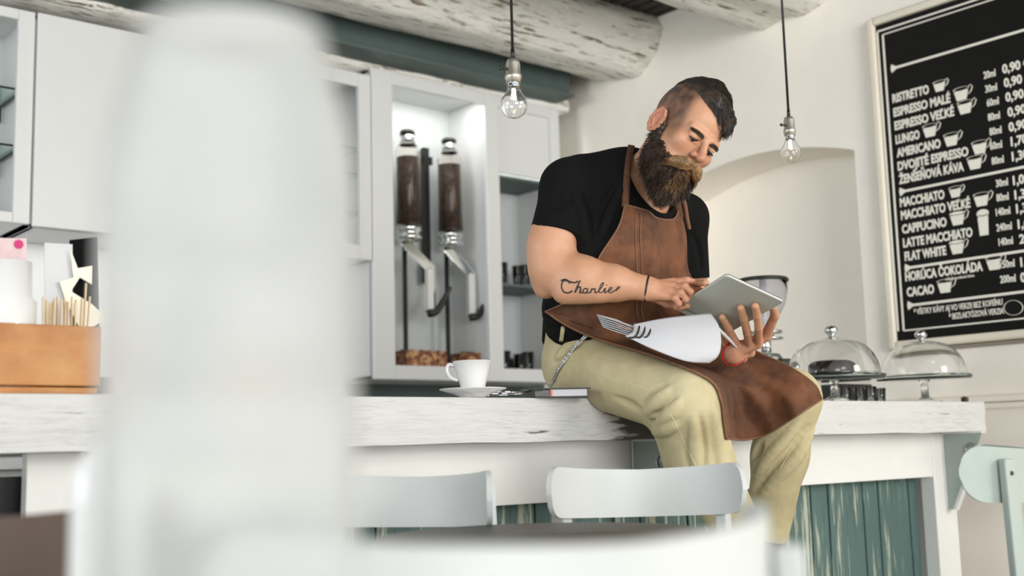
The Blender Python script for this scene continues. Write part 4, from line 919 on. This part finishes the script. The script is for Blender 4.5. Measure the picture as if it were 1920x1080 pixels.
nrmz = np.array([mnoise.noise(Vector(p*[14, 14, 7])) for p in V]); V = V+nrmz[:, None]*.004*nrm(CAM-CH)
M['tee'] = plain('black_cotton', (17, 17, 17), .95, var=.15, nscale=20, bump=.25, Specular_IOR_Level=.15)
tee = mesh_obj('t_shirt', V, Q, 'tee', person); tee_m = (V, Q)
# ---------------- trousers
tr = SDF((1.93, 1.50, .50), (2.90, 2.46, 1.24), .0035)
tr.ell(PEL+[0, .01, .0], (.185, .135, .115), None, .03)
tr.cap(HIPR, KNR, .094, .080, .02).cap(HIPL, KNL, .094, .078, .02)
AR = W(1312, 862, 2.84); FRt = W(1392, 1010, 2.90)
tr.cap(KNR, AR, .080, .078, .02).cap(AR, FRt, .074, .060, .03, cut=True)
tr.cap(W(1262, 800, 2.86), W(1290, 860, 2.87), .05, .055, .03)
AL = W(1462, 855, 3.12); FLt = W(1436, 1010, 3.12)
tr.cap(KNL, AL, .078, .070, .02).cap(AL, FLt, .070, .056, .03, cut=True)
tr.cap(PEL+[-.036, .005, .03], PEL+[-.032, .0, .118], .146, .138, .03, sc=(1, 1.0, 1), cut=True)
# folds pressed into the cloth surface where the ray meets it
V, Q = tr.mesh(); _b = BVHTree.FromPolygons(V.tolist(), Q.tolist())
for pts, r in (([(1204, 764), (1224, 739), (1247, 721)], .009), ([(1222, 758), (1230, 780), (1249, 768), (1267, 743)], .012), ([(1218, 792), (1237, 796), (1256, 787)], .011),
               ([(1312, 780), (1318, 845), (1320, 890)], .010), ([(1414, 918), (1444, 882), (1485, 841), (1516, 800)], .015), ([(1379, 856), (1404, 832), (1432, 818), (1480, 790)], .013),
               ([(1391, 885), (1412, 856), (1428, 830)], .010), ([(1290, 795), (1288, 850), (1296, 890)], .007), ([(1050, 655), (1068, 640), (1095, 630)], .005), ([(1040, 684), (1062, 660), (1088, 644)], .006), ([(1150, 745), (1185, 760), (1210, 778)], .007)):
    press(tr, _b, pts, r, r*.35, 's')
for pts, r in (([(1210, 775), (1232, 752), (1256, 730)], .009), ([(1232, 796), (1252, 780), (1275, 752)], .010), ([(1226, 812), (1246, 806), (1270, 794)], .010), ([(1300, 780), (1304, 845), (1306, 890)], .009), ([(1335, 760), (1345, 830), (1355, 890)], .009),
               ([(1418, 892), (1438, 862), (1470, 825), (1500, 785)], .010), ([(1425, 935), (1462, 890), (1500, 850), (1524, 805)], .012), ([(1045, 672), (1065, 650), (1092, 636)], .006)):
    press(tr, _b, pts, r, -r*.35, 'u', .014)
X = tr.ax[0][:, None, None]; Y = tr.ax[1][None, :, None]; Z = tr.ax[2][None, None, :]
box = np.maximum(np.maximum(YF-.004-Y, Z-(ZT+.001)), -10+0*X); tr.a = np.maximum(tr.a, -box).astype(np.float32)
V, Q = tr.mesh()
nn_ = np.array([mnoise.noise(Vector(p*[16, 16, 9]))*.003+mnoise.noise(Vector(p*45))*.0008 for p in V]); V = V+nn_[:, None]*nrm(CAM-KNR)*np.where(V[:, 2] > ZT+.012, 1, .0)[:, None]
t = NT('khaki_twill'); v = t.coord((1, 1, 1)); n1 = t.noise(v, 7, 5, .6)
t.l(t.ramp(n1, [(.3, lin((170, 158, 120))), (.7, lin((200, 189, 152)))]), t.b.inputs['Base Color']); t.b.inputs['Roughness'].default_value = .9; t.bump(t.noise(t.coord((1, 1, 1)), 40, 6), .35, .006); M['khaki'] = t.m
trz = mesh_obj('trousers', V, Q, 'khaki', person); tr_m = (V, Q)
for (a, bb) in ((FRt, cv(.10, -.02, .03)), (FLt, cv(.07, -.03, .07))):
    s_ = SDF(a-.22, a+.22, .004); dn = np.array([0, 0, -.05])
    s_.cap(a, a+dn, .045, .042, .02).cap(a+dn*1.6, a+dn*1.9+bb*1.3, .036, .034, .02); s_.plane_cut(a+dn*2.5, (0, 0, -1)); s_.build('shoe', 'brownwood', person)
# ---------------- drape helpers
def bvh_of(ms):
    VV = []; QQ = []; o_ = 0
    for V_, Q_ in ms: VV += V_.tolist(); QQ += (np.asarray(Q_)+o_).tolist(); o_ += len(V_)
    return BVHTree.FromPolygons(VV, QQ)
bv_cloth = bvh_of([tee_m, tr_m]); bv_all = bvh_of([tee_m, tr_m, body_bvh]); bv_skin = bvh_of([body_bvh])
def hit(bv, px, py):
    r = ray(px, py); L_ = np.linalg.norm(r); h_ = bv.ray_cast(Vector(CAM), Vector(r/L_))
    return None if h_[0] is None else h_[3]/L_
def drape_line(bv, pts, n=40, off=.001):
    P_ = catmull(pts, n); out = []; last = None
    for p in P_:
        d = hit(bv, p[0], p[1]); d = last if d is None else d; last = d if d is not None else last
        out.append(d)
    f0 = next(x for x in out if x is not None); out = [f0 if x is None else x for x in out]
    return np.array([W(p[0], p[1], d-off) for p, d in zip(P_, out)])
def coons(top, bot, left, right, nu, nv):
    T, Bo, L_, R_ = catmull(top, nv), catmull(bot, nv), catmull(left, nu), catmull(right, nu)
    u = np.linspace(0, 1, nu)[:, None, None]; v = np.linspace(0, 1, nv)[None, :, None]
    return (1-u)*T[None]+u*Bo[None]+(1-v)*L_[:, None]+v*R_[:, None]-((1-u)*(1-v)*T[0]+(1-u)*v*T[-1]+u*(1-v)*Bo[0]+u*v*Bo[-1])
def drape_grid(bv, Gp, off=.008, it=25, fold=None, hang=None):
    a, b_ = Gp.shape[:2]; D = np.full((a, b_), np.nan)
    for i in range(a):
        for j in range(b_):
            d = hit(bv, *Gp[i, j]);  D[i, j] = np.nan if d is None else d
    lim = np.where(np.isnan(D), 9, D)-off; k = np.isnan(D)
    if k.any():
        ij = np.argwhere(~k); 
        for q in np.argwhere(k):
            w_ = 1/(((ij-q)**2).sum(1)**1.5+.1); D[tuple(q)] = (w_*D[~k]).sum()/w_.sum()
    D = D-off
    for _ in range(it):
        Pd = np.pad(D, 1, mode='edge'); S = (Pd[:-2, 1:-1]+Pd[2:, 1:-1]+Pd[1:-1, :-2]+Pd[1:-1, 2:])/4
        D = np.minimum(.5*D+.5*S, lim)
    if fold is not None: D = D+fold
    return np.array([[W(Gp[i, j, 0], Gp[i, j, 1], D[i, j]) for j in range(b_)] for i in range(a)])
# ---------------- apron
t = NT('brown_suede'); v = t.coord((1, 1, 1)); n1 = t.noise(v, 6, 6, .62); n2 = t.noise(v, 45, 4, .6)
c1 = t.ramp(n1, [(.32, lin((52, 33, 22))), (.5, lin((88, 53, 31))), (.68, lin((130, 80, 46)))])
t.l(t.mix(t.ramp(n2, [(.4, G(0)), (.75, G(.35))]), c1, lin((122, 80, 54))), t.b.inputs['Base Color']); t.b.inputs['Roughness'].default_value = .8; t.bump(n2, .35, .004); M['suede'] = t.m
bib = coons([(1172, 384), (1196, 390), (1217, 397), (1232, 409), (1262, 411), (1274, 390)], [(1022, 585), (1100, 612), (1180, 640), (1280, 650), (1345, 630)],
            [(1172, 384), (1160, 425), (1128, 475), (1108, 510), (1070, 560), (1022, 585)], [(1274, 390), (1286, 440), (1292, 510), (1330, 560), (1345, 630)], 60, 60)
u = np.linspace(0, 1, 60)[:, None]; v_ = np.linspace(0, 1, 60)[None]
fold = -.005*np.sin(v_*19+u*4)*np.clip(u*1.6, 0, 1)-.012*np.exp(-((v_-.50-.25*u)/.06)**2)*np.exp(-((u-.3)/.35)**2)+.008*np.exp(-((v_-.60-.25*u)/.05)**2)-.008*np.exp(-((v_-.85)/.05)**2)
Pb = drape_grid(bv_cloth, bib, .009, 30, fold)
sk = coons([(1022, 583), (1100, 600), (1190, 612), (1290, 618), (1350, 612)], [(1362, 822), (1400, 824), (1440, 812), (1480, 788), (1541, 748)],
           [(1022, 583), (1062, 610), (1110, 632), (1160, 648), (1215, 664), (1285, 690), (1335, 716), (1352, 750), (1357, 790), (1362, 822)],
           [(1350, 612), (1385, 640), (1425, 662), (1465, 680), (1500, 700), (1528, 722), (1541, 748)], 80, 56)
u = np.linspace(0, 1, 80)[:, None]; v_ = np.linspace(0, 1, 56)[None]
fold = (-.006*np.sin(v_*11+u*6)-.004*np.sin(v_*23-u*9))*u*np.clip((v_-.12)*4, 0, 1)
Ps = drape_grid(bv_cloth, sk, .010, 60, fold)
g = MB(); g.grid(Pb); g.grid(Ps)
ap = g.build('apron', 'suede', person, smooth=True, solid=.0035)
g = MB(); g.tube(drape_line(bv_cloth, [(1022, 583), (1062, 610), (1110, 632)], 10, .012), .002, 6)
hem = [Ps[i, 0] for i in range(0, 80)]; g2 = MB(); g2.tube(np.array(hem)-BACK*-.002, .0032, 6); g2.tube(Ps[-1]+BACK*.001, .0030, 6); g2.tube(Pb[:, 0]+BACK*.001, .0026, 6); g2.tube(Pb[0]+BACK*.001, .0026, 6); g2.tube(Ps[:, -1]+BACK*.001, .0028, 6)
M['suede_edge'] = plain('light_suede_edge', (120, 84, 60), .8, var=.2, nscale=30)
g2.build('apron_edging', 'suede_edge', person, smooth=True)
bv_ap = bvh_of([tee_m, tr_m, (Pb.reshape(-1, 3), [(i*60+j, i*60+j+1, (i+1)*60+j+1, (i+1)*60+j) for i in range(59) for j in range(59)])])
g = MB()
for dx in (0, 9): g.tube(drape_line(bv_ap, [(1193+dx, 398), (1192+dx, 450), (1195+dx, 520), (1193+dx, 575), (1196+dx, 600)], 40, .0035), .0017, 6)
g.build('bib_cord', 'suede_edge', person, smooth=True)
def strap(name, pts, bv, wd=.011, off=.004, mat='suede', n=30, th=.0015):
    L_ = drape_line(bv, pts, n, off); T = np.gradient(L_, axis=0); g = MB(); V_ = []
    for p, t__ in zip(L_, T):
        vdir = nrm(CAM-p); s_ = nrm(np.cross(nrm(t__), vdir)); V_.append([p-s_*wd, p+vdir*th, p+s_*wd])
    g.grid(np.array(V_)); return g.build(name, mat, person, smooth=True, solid=.003)
strap('neck_strap', [(1184, 272), (1179, 300), (1175, 340), (1172, 388)], bv_all, .0085, .004)
strap('neck_strap', [(1268, 376), (1270, 390), (1274, 408)], bv_all, .011, .006)
strap('strap_end', [(1278, 366), (1284, 385), (1288, 410), (1292, 430)], bv_all, .0055, .006, 'suede_edge')
g = MB()
for px, py in ((1260, 377), (1272, 379)):
    d = hit(bv_all, px, py); p = W(px, py, d-.012); g.lathe([(0, 0), (.006, 0), (.0055, .003), (0, .0035)], p, 14, ax=CAM-p)
g.build('strap_rivets', 'chrome', person, smooth=True)
# ---------------- trouser details
g = MB()
for pts in ([(1257, 776), (1281, 825), (1308, 880)], [(1168, 700), (1210, 718), (1238, 742)], [(1046, 690), (1066, 664), (1094, 640)], [(1100, 690), (1130, 705), (1170, 716), (1215, 730)], [(1462, 880), (1480, 850), (1500, 820)]):
    g.tube(drape_line(bv_cloth, pts, 24, .0003), .0009, 5)
M['stitch'] = plain('pale_stitching', (214, 206, 168), .8); g.build('stitching', 'stitch', person, smooth=True)
# belt loop and belt

strap('belt_loop', [(1056, 612), (1052, 640)], bv_cloth, .005, .003, 'khaki', 8)
# wallet chain hanging from the belt to the bar
cp = drape_line(bv_cloth, [(1103, 626), (1080, 648), (1062, 672), (1046, 695), (1036, 716), (1026, 727)], 46, .006)
g = MB()
for i in range(len(cp)-1):
    p, q = cp[i], cp[i+1]; c = (p+q)/2; d = nrm(q-p); s_ = nrm(np.cross(d, CAM-c)); s2 = s_ if i % 2 else nrm(np.cross(d, s_))*.6+s_*.5
    g.tube([c+d*.0062*math.cos(a)+s2*.0038*math.sin(a) for a in np.linspace(0, 2*PI, 13)], .0012, 5, cap=False)
g.build('wallet_chain', 'chrome', person, smooth=True)
# ---------------- wrist cord, beads, earring
def ring_about(c, ax, r, tr_, name, mat, n=30, beads=0):
    ax = nrm(ax); a = nrm(np.cross(ax, [0, 0, 1])); b_ = np.cross(ax, a); P_ = [c+a*r*math.cos(t)+b_*r*math.sin(t) for t in np.linspace(0, 2*PI, n+1)]
    g = MB()
    if beads:
        for p in P_[:-1]: g.ball(p, tr_, 8)
    else: g.tube(P_, tr_, 8, cap=False)
    return g.build(name, mat, person, smooth=True)
ring_about(W(1213, 541, 2.87), WRR-W(1150, 531, 2.885), .0305, .0028, 'wrist_cord', 'black')
ring_about(WL*.93+kL[1]*.07, WL-EL, .034, .0032, 'bead_bracelet', 'red', 34, 1)
ec = hp(-.0835, -.010, -.034); MB().ball(ec, .0045, 10).build('earring', 'chrome', person, smooth=True)
# ---------------- tattoo: the word Charlie in script on the forearm
ST = [[(1069, 531), (1062, 526), (1055, 528), (1053, 538), (1057, 547), (1066, 549), (1073, 545)], [(1052, 526), (1060, 524), (1068, 528), (1078, 530), (1084, 527)],
      [(1088, 526), (1082, 538), (1078, 549), (1082, 541), (1087, 537), (1089, 541), (1087, 549), (1092, 548)], [(1101, 541), (1096, 541), (1093, 546), (1096, 550), (1101, 546), (1102, 541), (1101, 549), (1106, 548)],
      [(1107, 549), (1110, 541), (1113, 543), (1116, 541), (1116, 549), (1121, 547)], [(1121, 547), (1130, 536), (1132, 530), (1128, 532), (1123, 545), (1126, 549), (1131, 546)],
      [(1131, 546), (1135, 540), (1134, 549), (1139, 546)], [(1137, 535), (1138, 534)], [(1139, 546), (1146, 543), (1148, 539), (1144, 539), (1141, 546), (1145, 549), (1152, 545), (1160, 541), (1163, 538), (1158, 538), (1156, 545)]]
g = MB()
for i, s_ in enumerate(ST):
    n = 16; L_ = drape_line(bv_skin, s_, n, .0002); g.tube(L_, (.0021 if i < 3 else .0016), 5)
M['ink'] = plain('tattoo_ink', (46, 46, 44), .6); g.build('tattoo', 'ink', person, smooth=True)
# ---------------- eyes, brows
M['eyedark'] = plain('dark_iris', (40, 32, 28), .15)
for s in (-1, 1):
    MB().ball(hp(s*.031, .0845, -.0050), .0052, 12).build('eye', 'eyedark', person, smooth=True)
    P_ = [hp(s*(.031+.0155*a), .0908-.0062*a*a, -.0030-.0022*a+.002*a*a) for a in np.linspace(-1, 1, 9)]
    MB().tube(P_, [.0008, .0016, .0022, .0025, .0026, .0026, .0023, .0018, .0009], 6).build('eyelashes', 'black', person, smooth=True)
def strands(name, seeds, mat, r0, seg=5):
    g = MB()
    for P_ in seeds: g.tube(P_, np.linspace(r0, r0*.15, len(P_)), 3, cap=False)
    return g.build(name, mat, person, smooth=True)
def hairmat(name, dark, lite):
    t = NT(name); n1 = t.noise(t.coord((1, 1, 1)), 34, 5, .7); t.l(t.ramp(n1, [(.35, lin(dark)), (.68, lin(lite))]), t.b.inputs['Base Color']); t.b.inputs['Roughness'].default_value = .5; return t.m
M['hair'] = hairmat('dark_brown_hair', (30, 25, 22), (74, 60, 48)); M['beard'] = hairmat('brown_beard_hair', (26, 21, 18), (82, 62, 46)); M['gold'] = hairmat('golden_brown_hair', (66, 47, 30), (168, 128, 82))
for s in (-1, 1):
    sd = []
    for k in range(170):
        a = random.random(); x = s*(.012+.037*a); y = .0945-.015*a*a; z = .0125+.0025*math.sin(a*PI*.9)+random.uniform(-.0035, .0035)
        p = hp(x, y, z); d = hl*s*.8+hu*random.uniform(-.1, .5)*(1-a)+hw*.15; sd.append([p-hw*.002, p+d*.003+hw*.0012, p+d*.0075])
    strands('eyebrow', sd, 'hair', .0010)
# ---------------- beard
bd_ = SDF(HC-.2, HC+.2, .0025)
def bc(a, b, ra, rb, k=.015, op='u'): bd_.cap(hp(*a), hp(*b), ra, rb, k, op)
for s in (-1, 1):
    bc((s*.070, .004, -.005), (s*.066, .006, -.040), .006, .011); bc((s*.066, .006, -.040), (s*.050, .022, -.082), .013, .024); bc((s*.050, .022, -.082), (s*.020, .065, -.105), .026, .028)
    bc((s*.055, .030, -.055), (s*.036, .065, -.085), .013, .020)
    bc((s*.036, .02, -.10), (0, .062, -.140), .026, .022)
bc((0, .075, -.092), (0, .078, -.135), .026, .020); bc((0, .075, -.130), (-.002, .085, -.158), .022, .010); bc((-.03, .05, -.11), (.03, .05, -.11), .03, .03)
V, Q = bd_.mesh()
cen = hp(0, .03, -.08); nd = V-cen; nd /= np.linalg.norm(nd, axis=1)[:, None]
V = V+nd*np.array([mnoise.noise(Vector(p*70))*.005+mnoise.noise(Vector(p*180))*.002 for p in V])[:, None]
mesh_obj('beard', V, Q, 'beard', person)
vi = rng.choice(len(V), 5200, replace=False); sd = []; sg = []
for i in vi:
    p = V[i]; n_ = nd[i]; l_ = hloc(p)
    fl = nrm(-hu*.85+hw*(.35 if l_[1] > .03 else .1)+n_*.55+np.array([random.uniform(-.35, .35) for _ in range(3)])); ln = random.uniform(.010, .020)*(1.0 if l_[2] > -.10 else 1.35)*(.45 if l_[2] > -.03 else 1)
    cu = nrm(np.cross(fl, n_)+n_*.3)*ln*.16*random.choice((-1, 1)); P_ = [p-n_*.002, p+fl*ln*.4+cu, p+fl*ln*.75-cu*.3, p+fl*ln]
    (sg if (l_[1] > .072 and abs(l_[0]) < .022 and l_[2] > -.130 and random.random() < .75) else sd).append(P_)
o = strands('beard_hair', sd, 'beard', .0010); o['kind'] = 'stuff'
o = strands('chin_hair', sg, 'gold', .0011); o['kind'] = 'stuff'; o['label'] = 'golden brown hair at the middle of the beard'
ms = SDF(HC-.14, HC+.16, .002)
for s in (-1, 1): ms.chain([hp(s*.003, .106, -.054), hp(s*.020, .102, -.059), hp(s*.038, .090, -.069), hp(s*.052, .076, -.082)], [.0100, .0115, .0100, .005], .014)
V, Q = ms.mesh(); V = V+nrm(hw)*np.array([mnoise.noise(Vector(p*120))*.003 for p in V])[:, None]; mesh_obj('moustache', V, Q, 'gold', person)
sd = []
for k in range(900):
    s = random.choice((-1, 1)); a = random.random(); b0 = hp(s*(.003+.046*a), .113-.036*a*a, -.053-.024*a+random.uniform(-.010, .007)); fl = nrm(hl*s*(.5+.5*a)-hu*.75+hw*random.uniform(-.1, .25)); ln = random.uniform(.010, .020); sd.append([b0-hw*.004, b0+fl*ln*.5+hw*.0015, b0+fl*ln])
o = strands('moustache_hair', sd, 'gold', .0009); o['kind'] = 'stuff'
# ---------------- hair on top
hr = SDF(HC-.2, HC+.22, .0025)
hr.ell(hp(-.003, -.017, .062), (.071, .103, .097), HB, .01)
hr.cap(hp(-.005, .068, .098), hp(.034, .084, .070), .015, .010, .02).cap(hp(-.02, .055, .103), hp(.034, .068, .095), .018, .014, .02)
hr.cap(hp(.034, .084, .070), hp(.044, .082, .056), .011, .006, .01); hr.plane_cut(hp(.05, .08, .050), -hu)
# shape: keep what lies above the parting and the hairline
P0 = hp(-.056, .0, .100); hr.plane_cut(P0, -hl*.93-hu*.36+hw*.05)
hr.plane_cut(hp(0, -.118, .075), -hw*.8-hu*.6)
hr.plane_cut(hp(-.02, .08, .0755), nrm(-hu*.90-hl*.43))
hr.ell(hp(0, -.026, .052), (.0755, .097, .091), HB, .0, 's')
V, Q = hr.mesh(); V = V+hu*np.array([mnoise.noise(Vector(hloc(p)*[60, 18, 60]))*.005 for p in V])[:, None]
mesh_obj('hair', V, Q, 'hair', person)
hb = bvh_of([(V, Q)]); sd = []; HV = hloc(V); top = np.where((HV[:, 2] > .03))[0]; cc = hp(0, -.01, .03)
for i in rng.choice(top, 4200):
    p = V[i]; n_ = nrm(p-cc); fl = nrm(hw*.9+hl*.30); fl = nrm(fl-np.dot(fl, n_)*n_+n_*.10+np.array([random.uniform(-.12, .12) for _ in range(3)])); ln = random.uniform(.010, .024)
    P_ = [p-n_*.002]
    q = p.copy()
    for s_ in range(3):
        q = q+fl*ln/3; n2 = nrm(q-cc); fl = nrm(fl-np.dot(fl, n2)*n2*.9); P_.append(q+n_*.0008)
    sd.append(P_)
o = strands('hair_strands', sd, 'hair', .0011); o['kind'] = 'stuff'
# ================================================================== TABLET, PEN, PAPERS
tc_ = (TL_+TR_)/2; e1 = nrm(TR_-TT_); e2 = nrm(TL_-TT_); h1 = np.linalg.norm(TR_-TT_)/2; h2 = np.linalg.norm(TL_-TT_)/2
def rrect(h1, h2, r, c, n=6):
    out = []
    for sx, sy, a0 in ((1, 1, 0), (-1, 1, 1), (-1, -1, 2), (1, -1, 3)):
        for k in range(n+1):
            a = (a0+k/n)*PI/2; out.append(c+e1*(sx*(h1-r)+r*math.cos(a))+e2*(sy*(h2-r)+r*math.sin(a)))
    return out
tb_ = root('tablet', tc_, 'silver-grey tablet computer held up in the man\'s hands', 'tablet')
MB().prism(rrect(h1, h2, .010, tc_-tn_*.0065), tn_*.0065).build('case', plain('grey_aluminium', (176, 179, 170), .5, .1, var=.02), tb_, bevel=.0015)
MB().prism(rrect(h1-.001, h2-.001, .010, tc_-tn_*.0082), tn_*.0016).build('screen', 'black', tb_)
MB().prism(rrect(h1+.0006, h2+.0006, .0105, tc_-tn_*.0045), tn_*.0018).build('bright_edge', 'cab', tb_)
g = MB(); L0 = tc_+e2*(h2-.026)
g.obox(L0+tn_*.0004, e1*(h1-.006), e2*.0009, tn_*.0005); g.build('seam_line', 'brushed', tb_)
a, b_ = tp(1339, 586, .030), tp(1378, 622, .034)
pn = root('pen', a, 'white pen held between the fingers of the man\'s left hand', 'pen'); d = nrm(b_-a)
MB().tube([a, b_, b_+d*.03], .0042, 12).build('barrel', 'porcelain', pn, smooth=True); MB().tube([a-d*.006, a], [.0012, .004], 12).build('tip', 'brushed', pn, smooth=True)
def sheet(g, top, bot, left, right, n=24, dt=None):
    Gp = coons(top, bot, left, right, n, n); g.grid(np.array([[W(*q) for q in row] for row in Gp]))
pr_ = root('paper_pad', W(1240, 640, 2.84), 'stack of white papers curled over on the man\'s lap', 'papers')
D0 = 2.74
g = MB(); sheet(g, [(1188, 608, 2.80), (1250, 596, 2.81), (1332, 587, 2.84)], [(1172, 630, D0+.03), (1225, 655, D0), (1285, 677, D0), (1330, 681, D0+.02)], [(1188, 608, 2.80), (1186, 622, 2.775), (1172, 630, D0+.03)], [(1332, 587, 2.84), (1348, 612, 2.80), (1352, 645, 2.77), (1346, 668, 2.76), (1330, 681, D0+.02)])
g.build('folded_page', 'paper', pr_, smooth=True, solid=.0012)
for i in range(6):
    o_ = i*4.2; g = MB()
    sheet(g, [(1119+o_*.5, 589+o_, 2.83-i*.004), (1160, 600+o_*.95, 2.83-i*.004), (1200, 612+o_*.7, 2.835-i*.004), (1330, 600+o_*.8, 2.87)], [(1119+o_*.5, 591.5+o_, 2.80-i*.004), (1160, 603.5+o_*.95, 2.80-i*.004), (1200, 618+o_*.7, 2.80-i*.004), (1325, 640+o_*.4, 2.80)],
          [(1119+o_*.5, 589+o_, 2.83-i*.004), (1119+o_*.5, 591.5+o_, 2.80-i*.004)], [(1330, 600+o_*.8, 2.87), (1325, 640+o_*.4, 2.80)], 12)
    g.build('sheet', 'paper', pr_, smooth=True, solid=.0008)
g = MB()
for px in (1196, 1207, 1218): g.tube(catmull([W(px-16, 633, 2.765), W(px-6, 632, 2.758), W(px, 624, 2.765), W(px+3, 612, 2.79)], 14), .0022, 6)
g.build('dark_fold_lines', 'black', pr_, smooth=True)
g = MB(); Gp = [[W(1152, 602, 2.815), W(1183, 612, 2.815)], [W(1158, 612, 2.795), W(1186, 619, 2.795)]]; g.grid(Gp); g.build('printed_picture', 'crate', pr_, solid=.001)
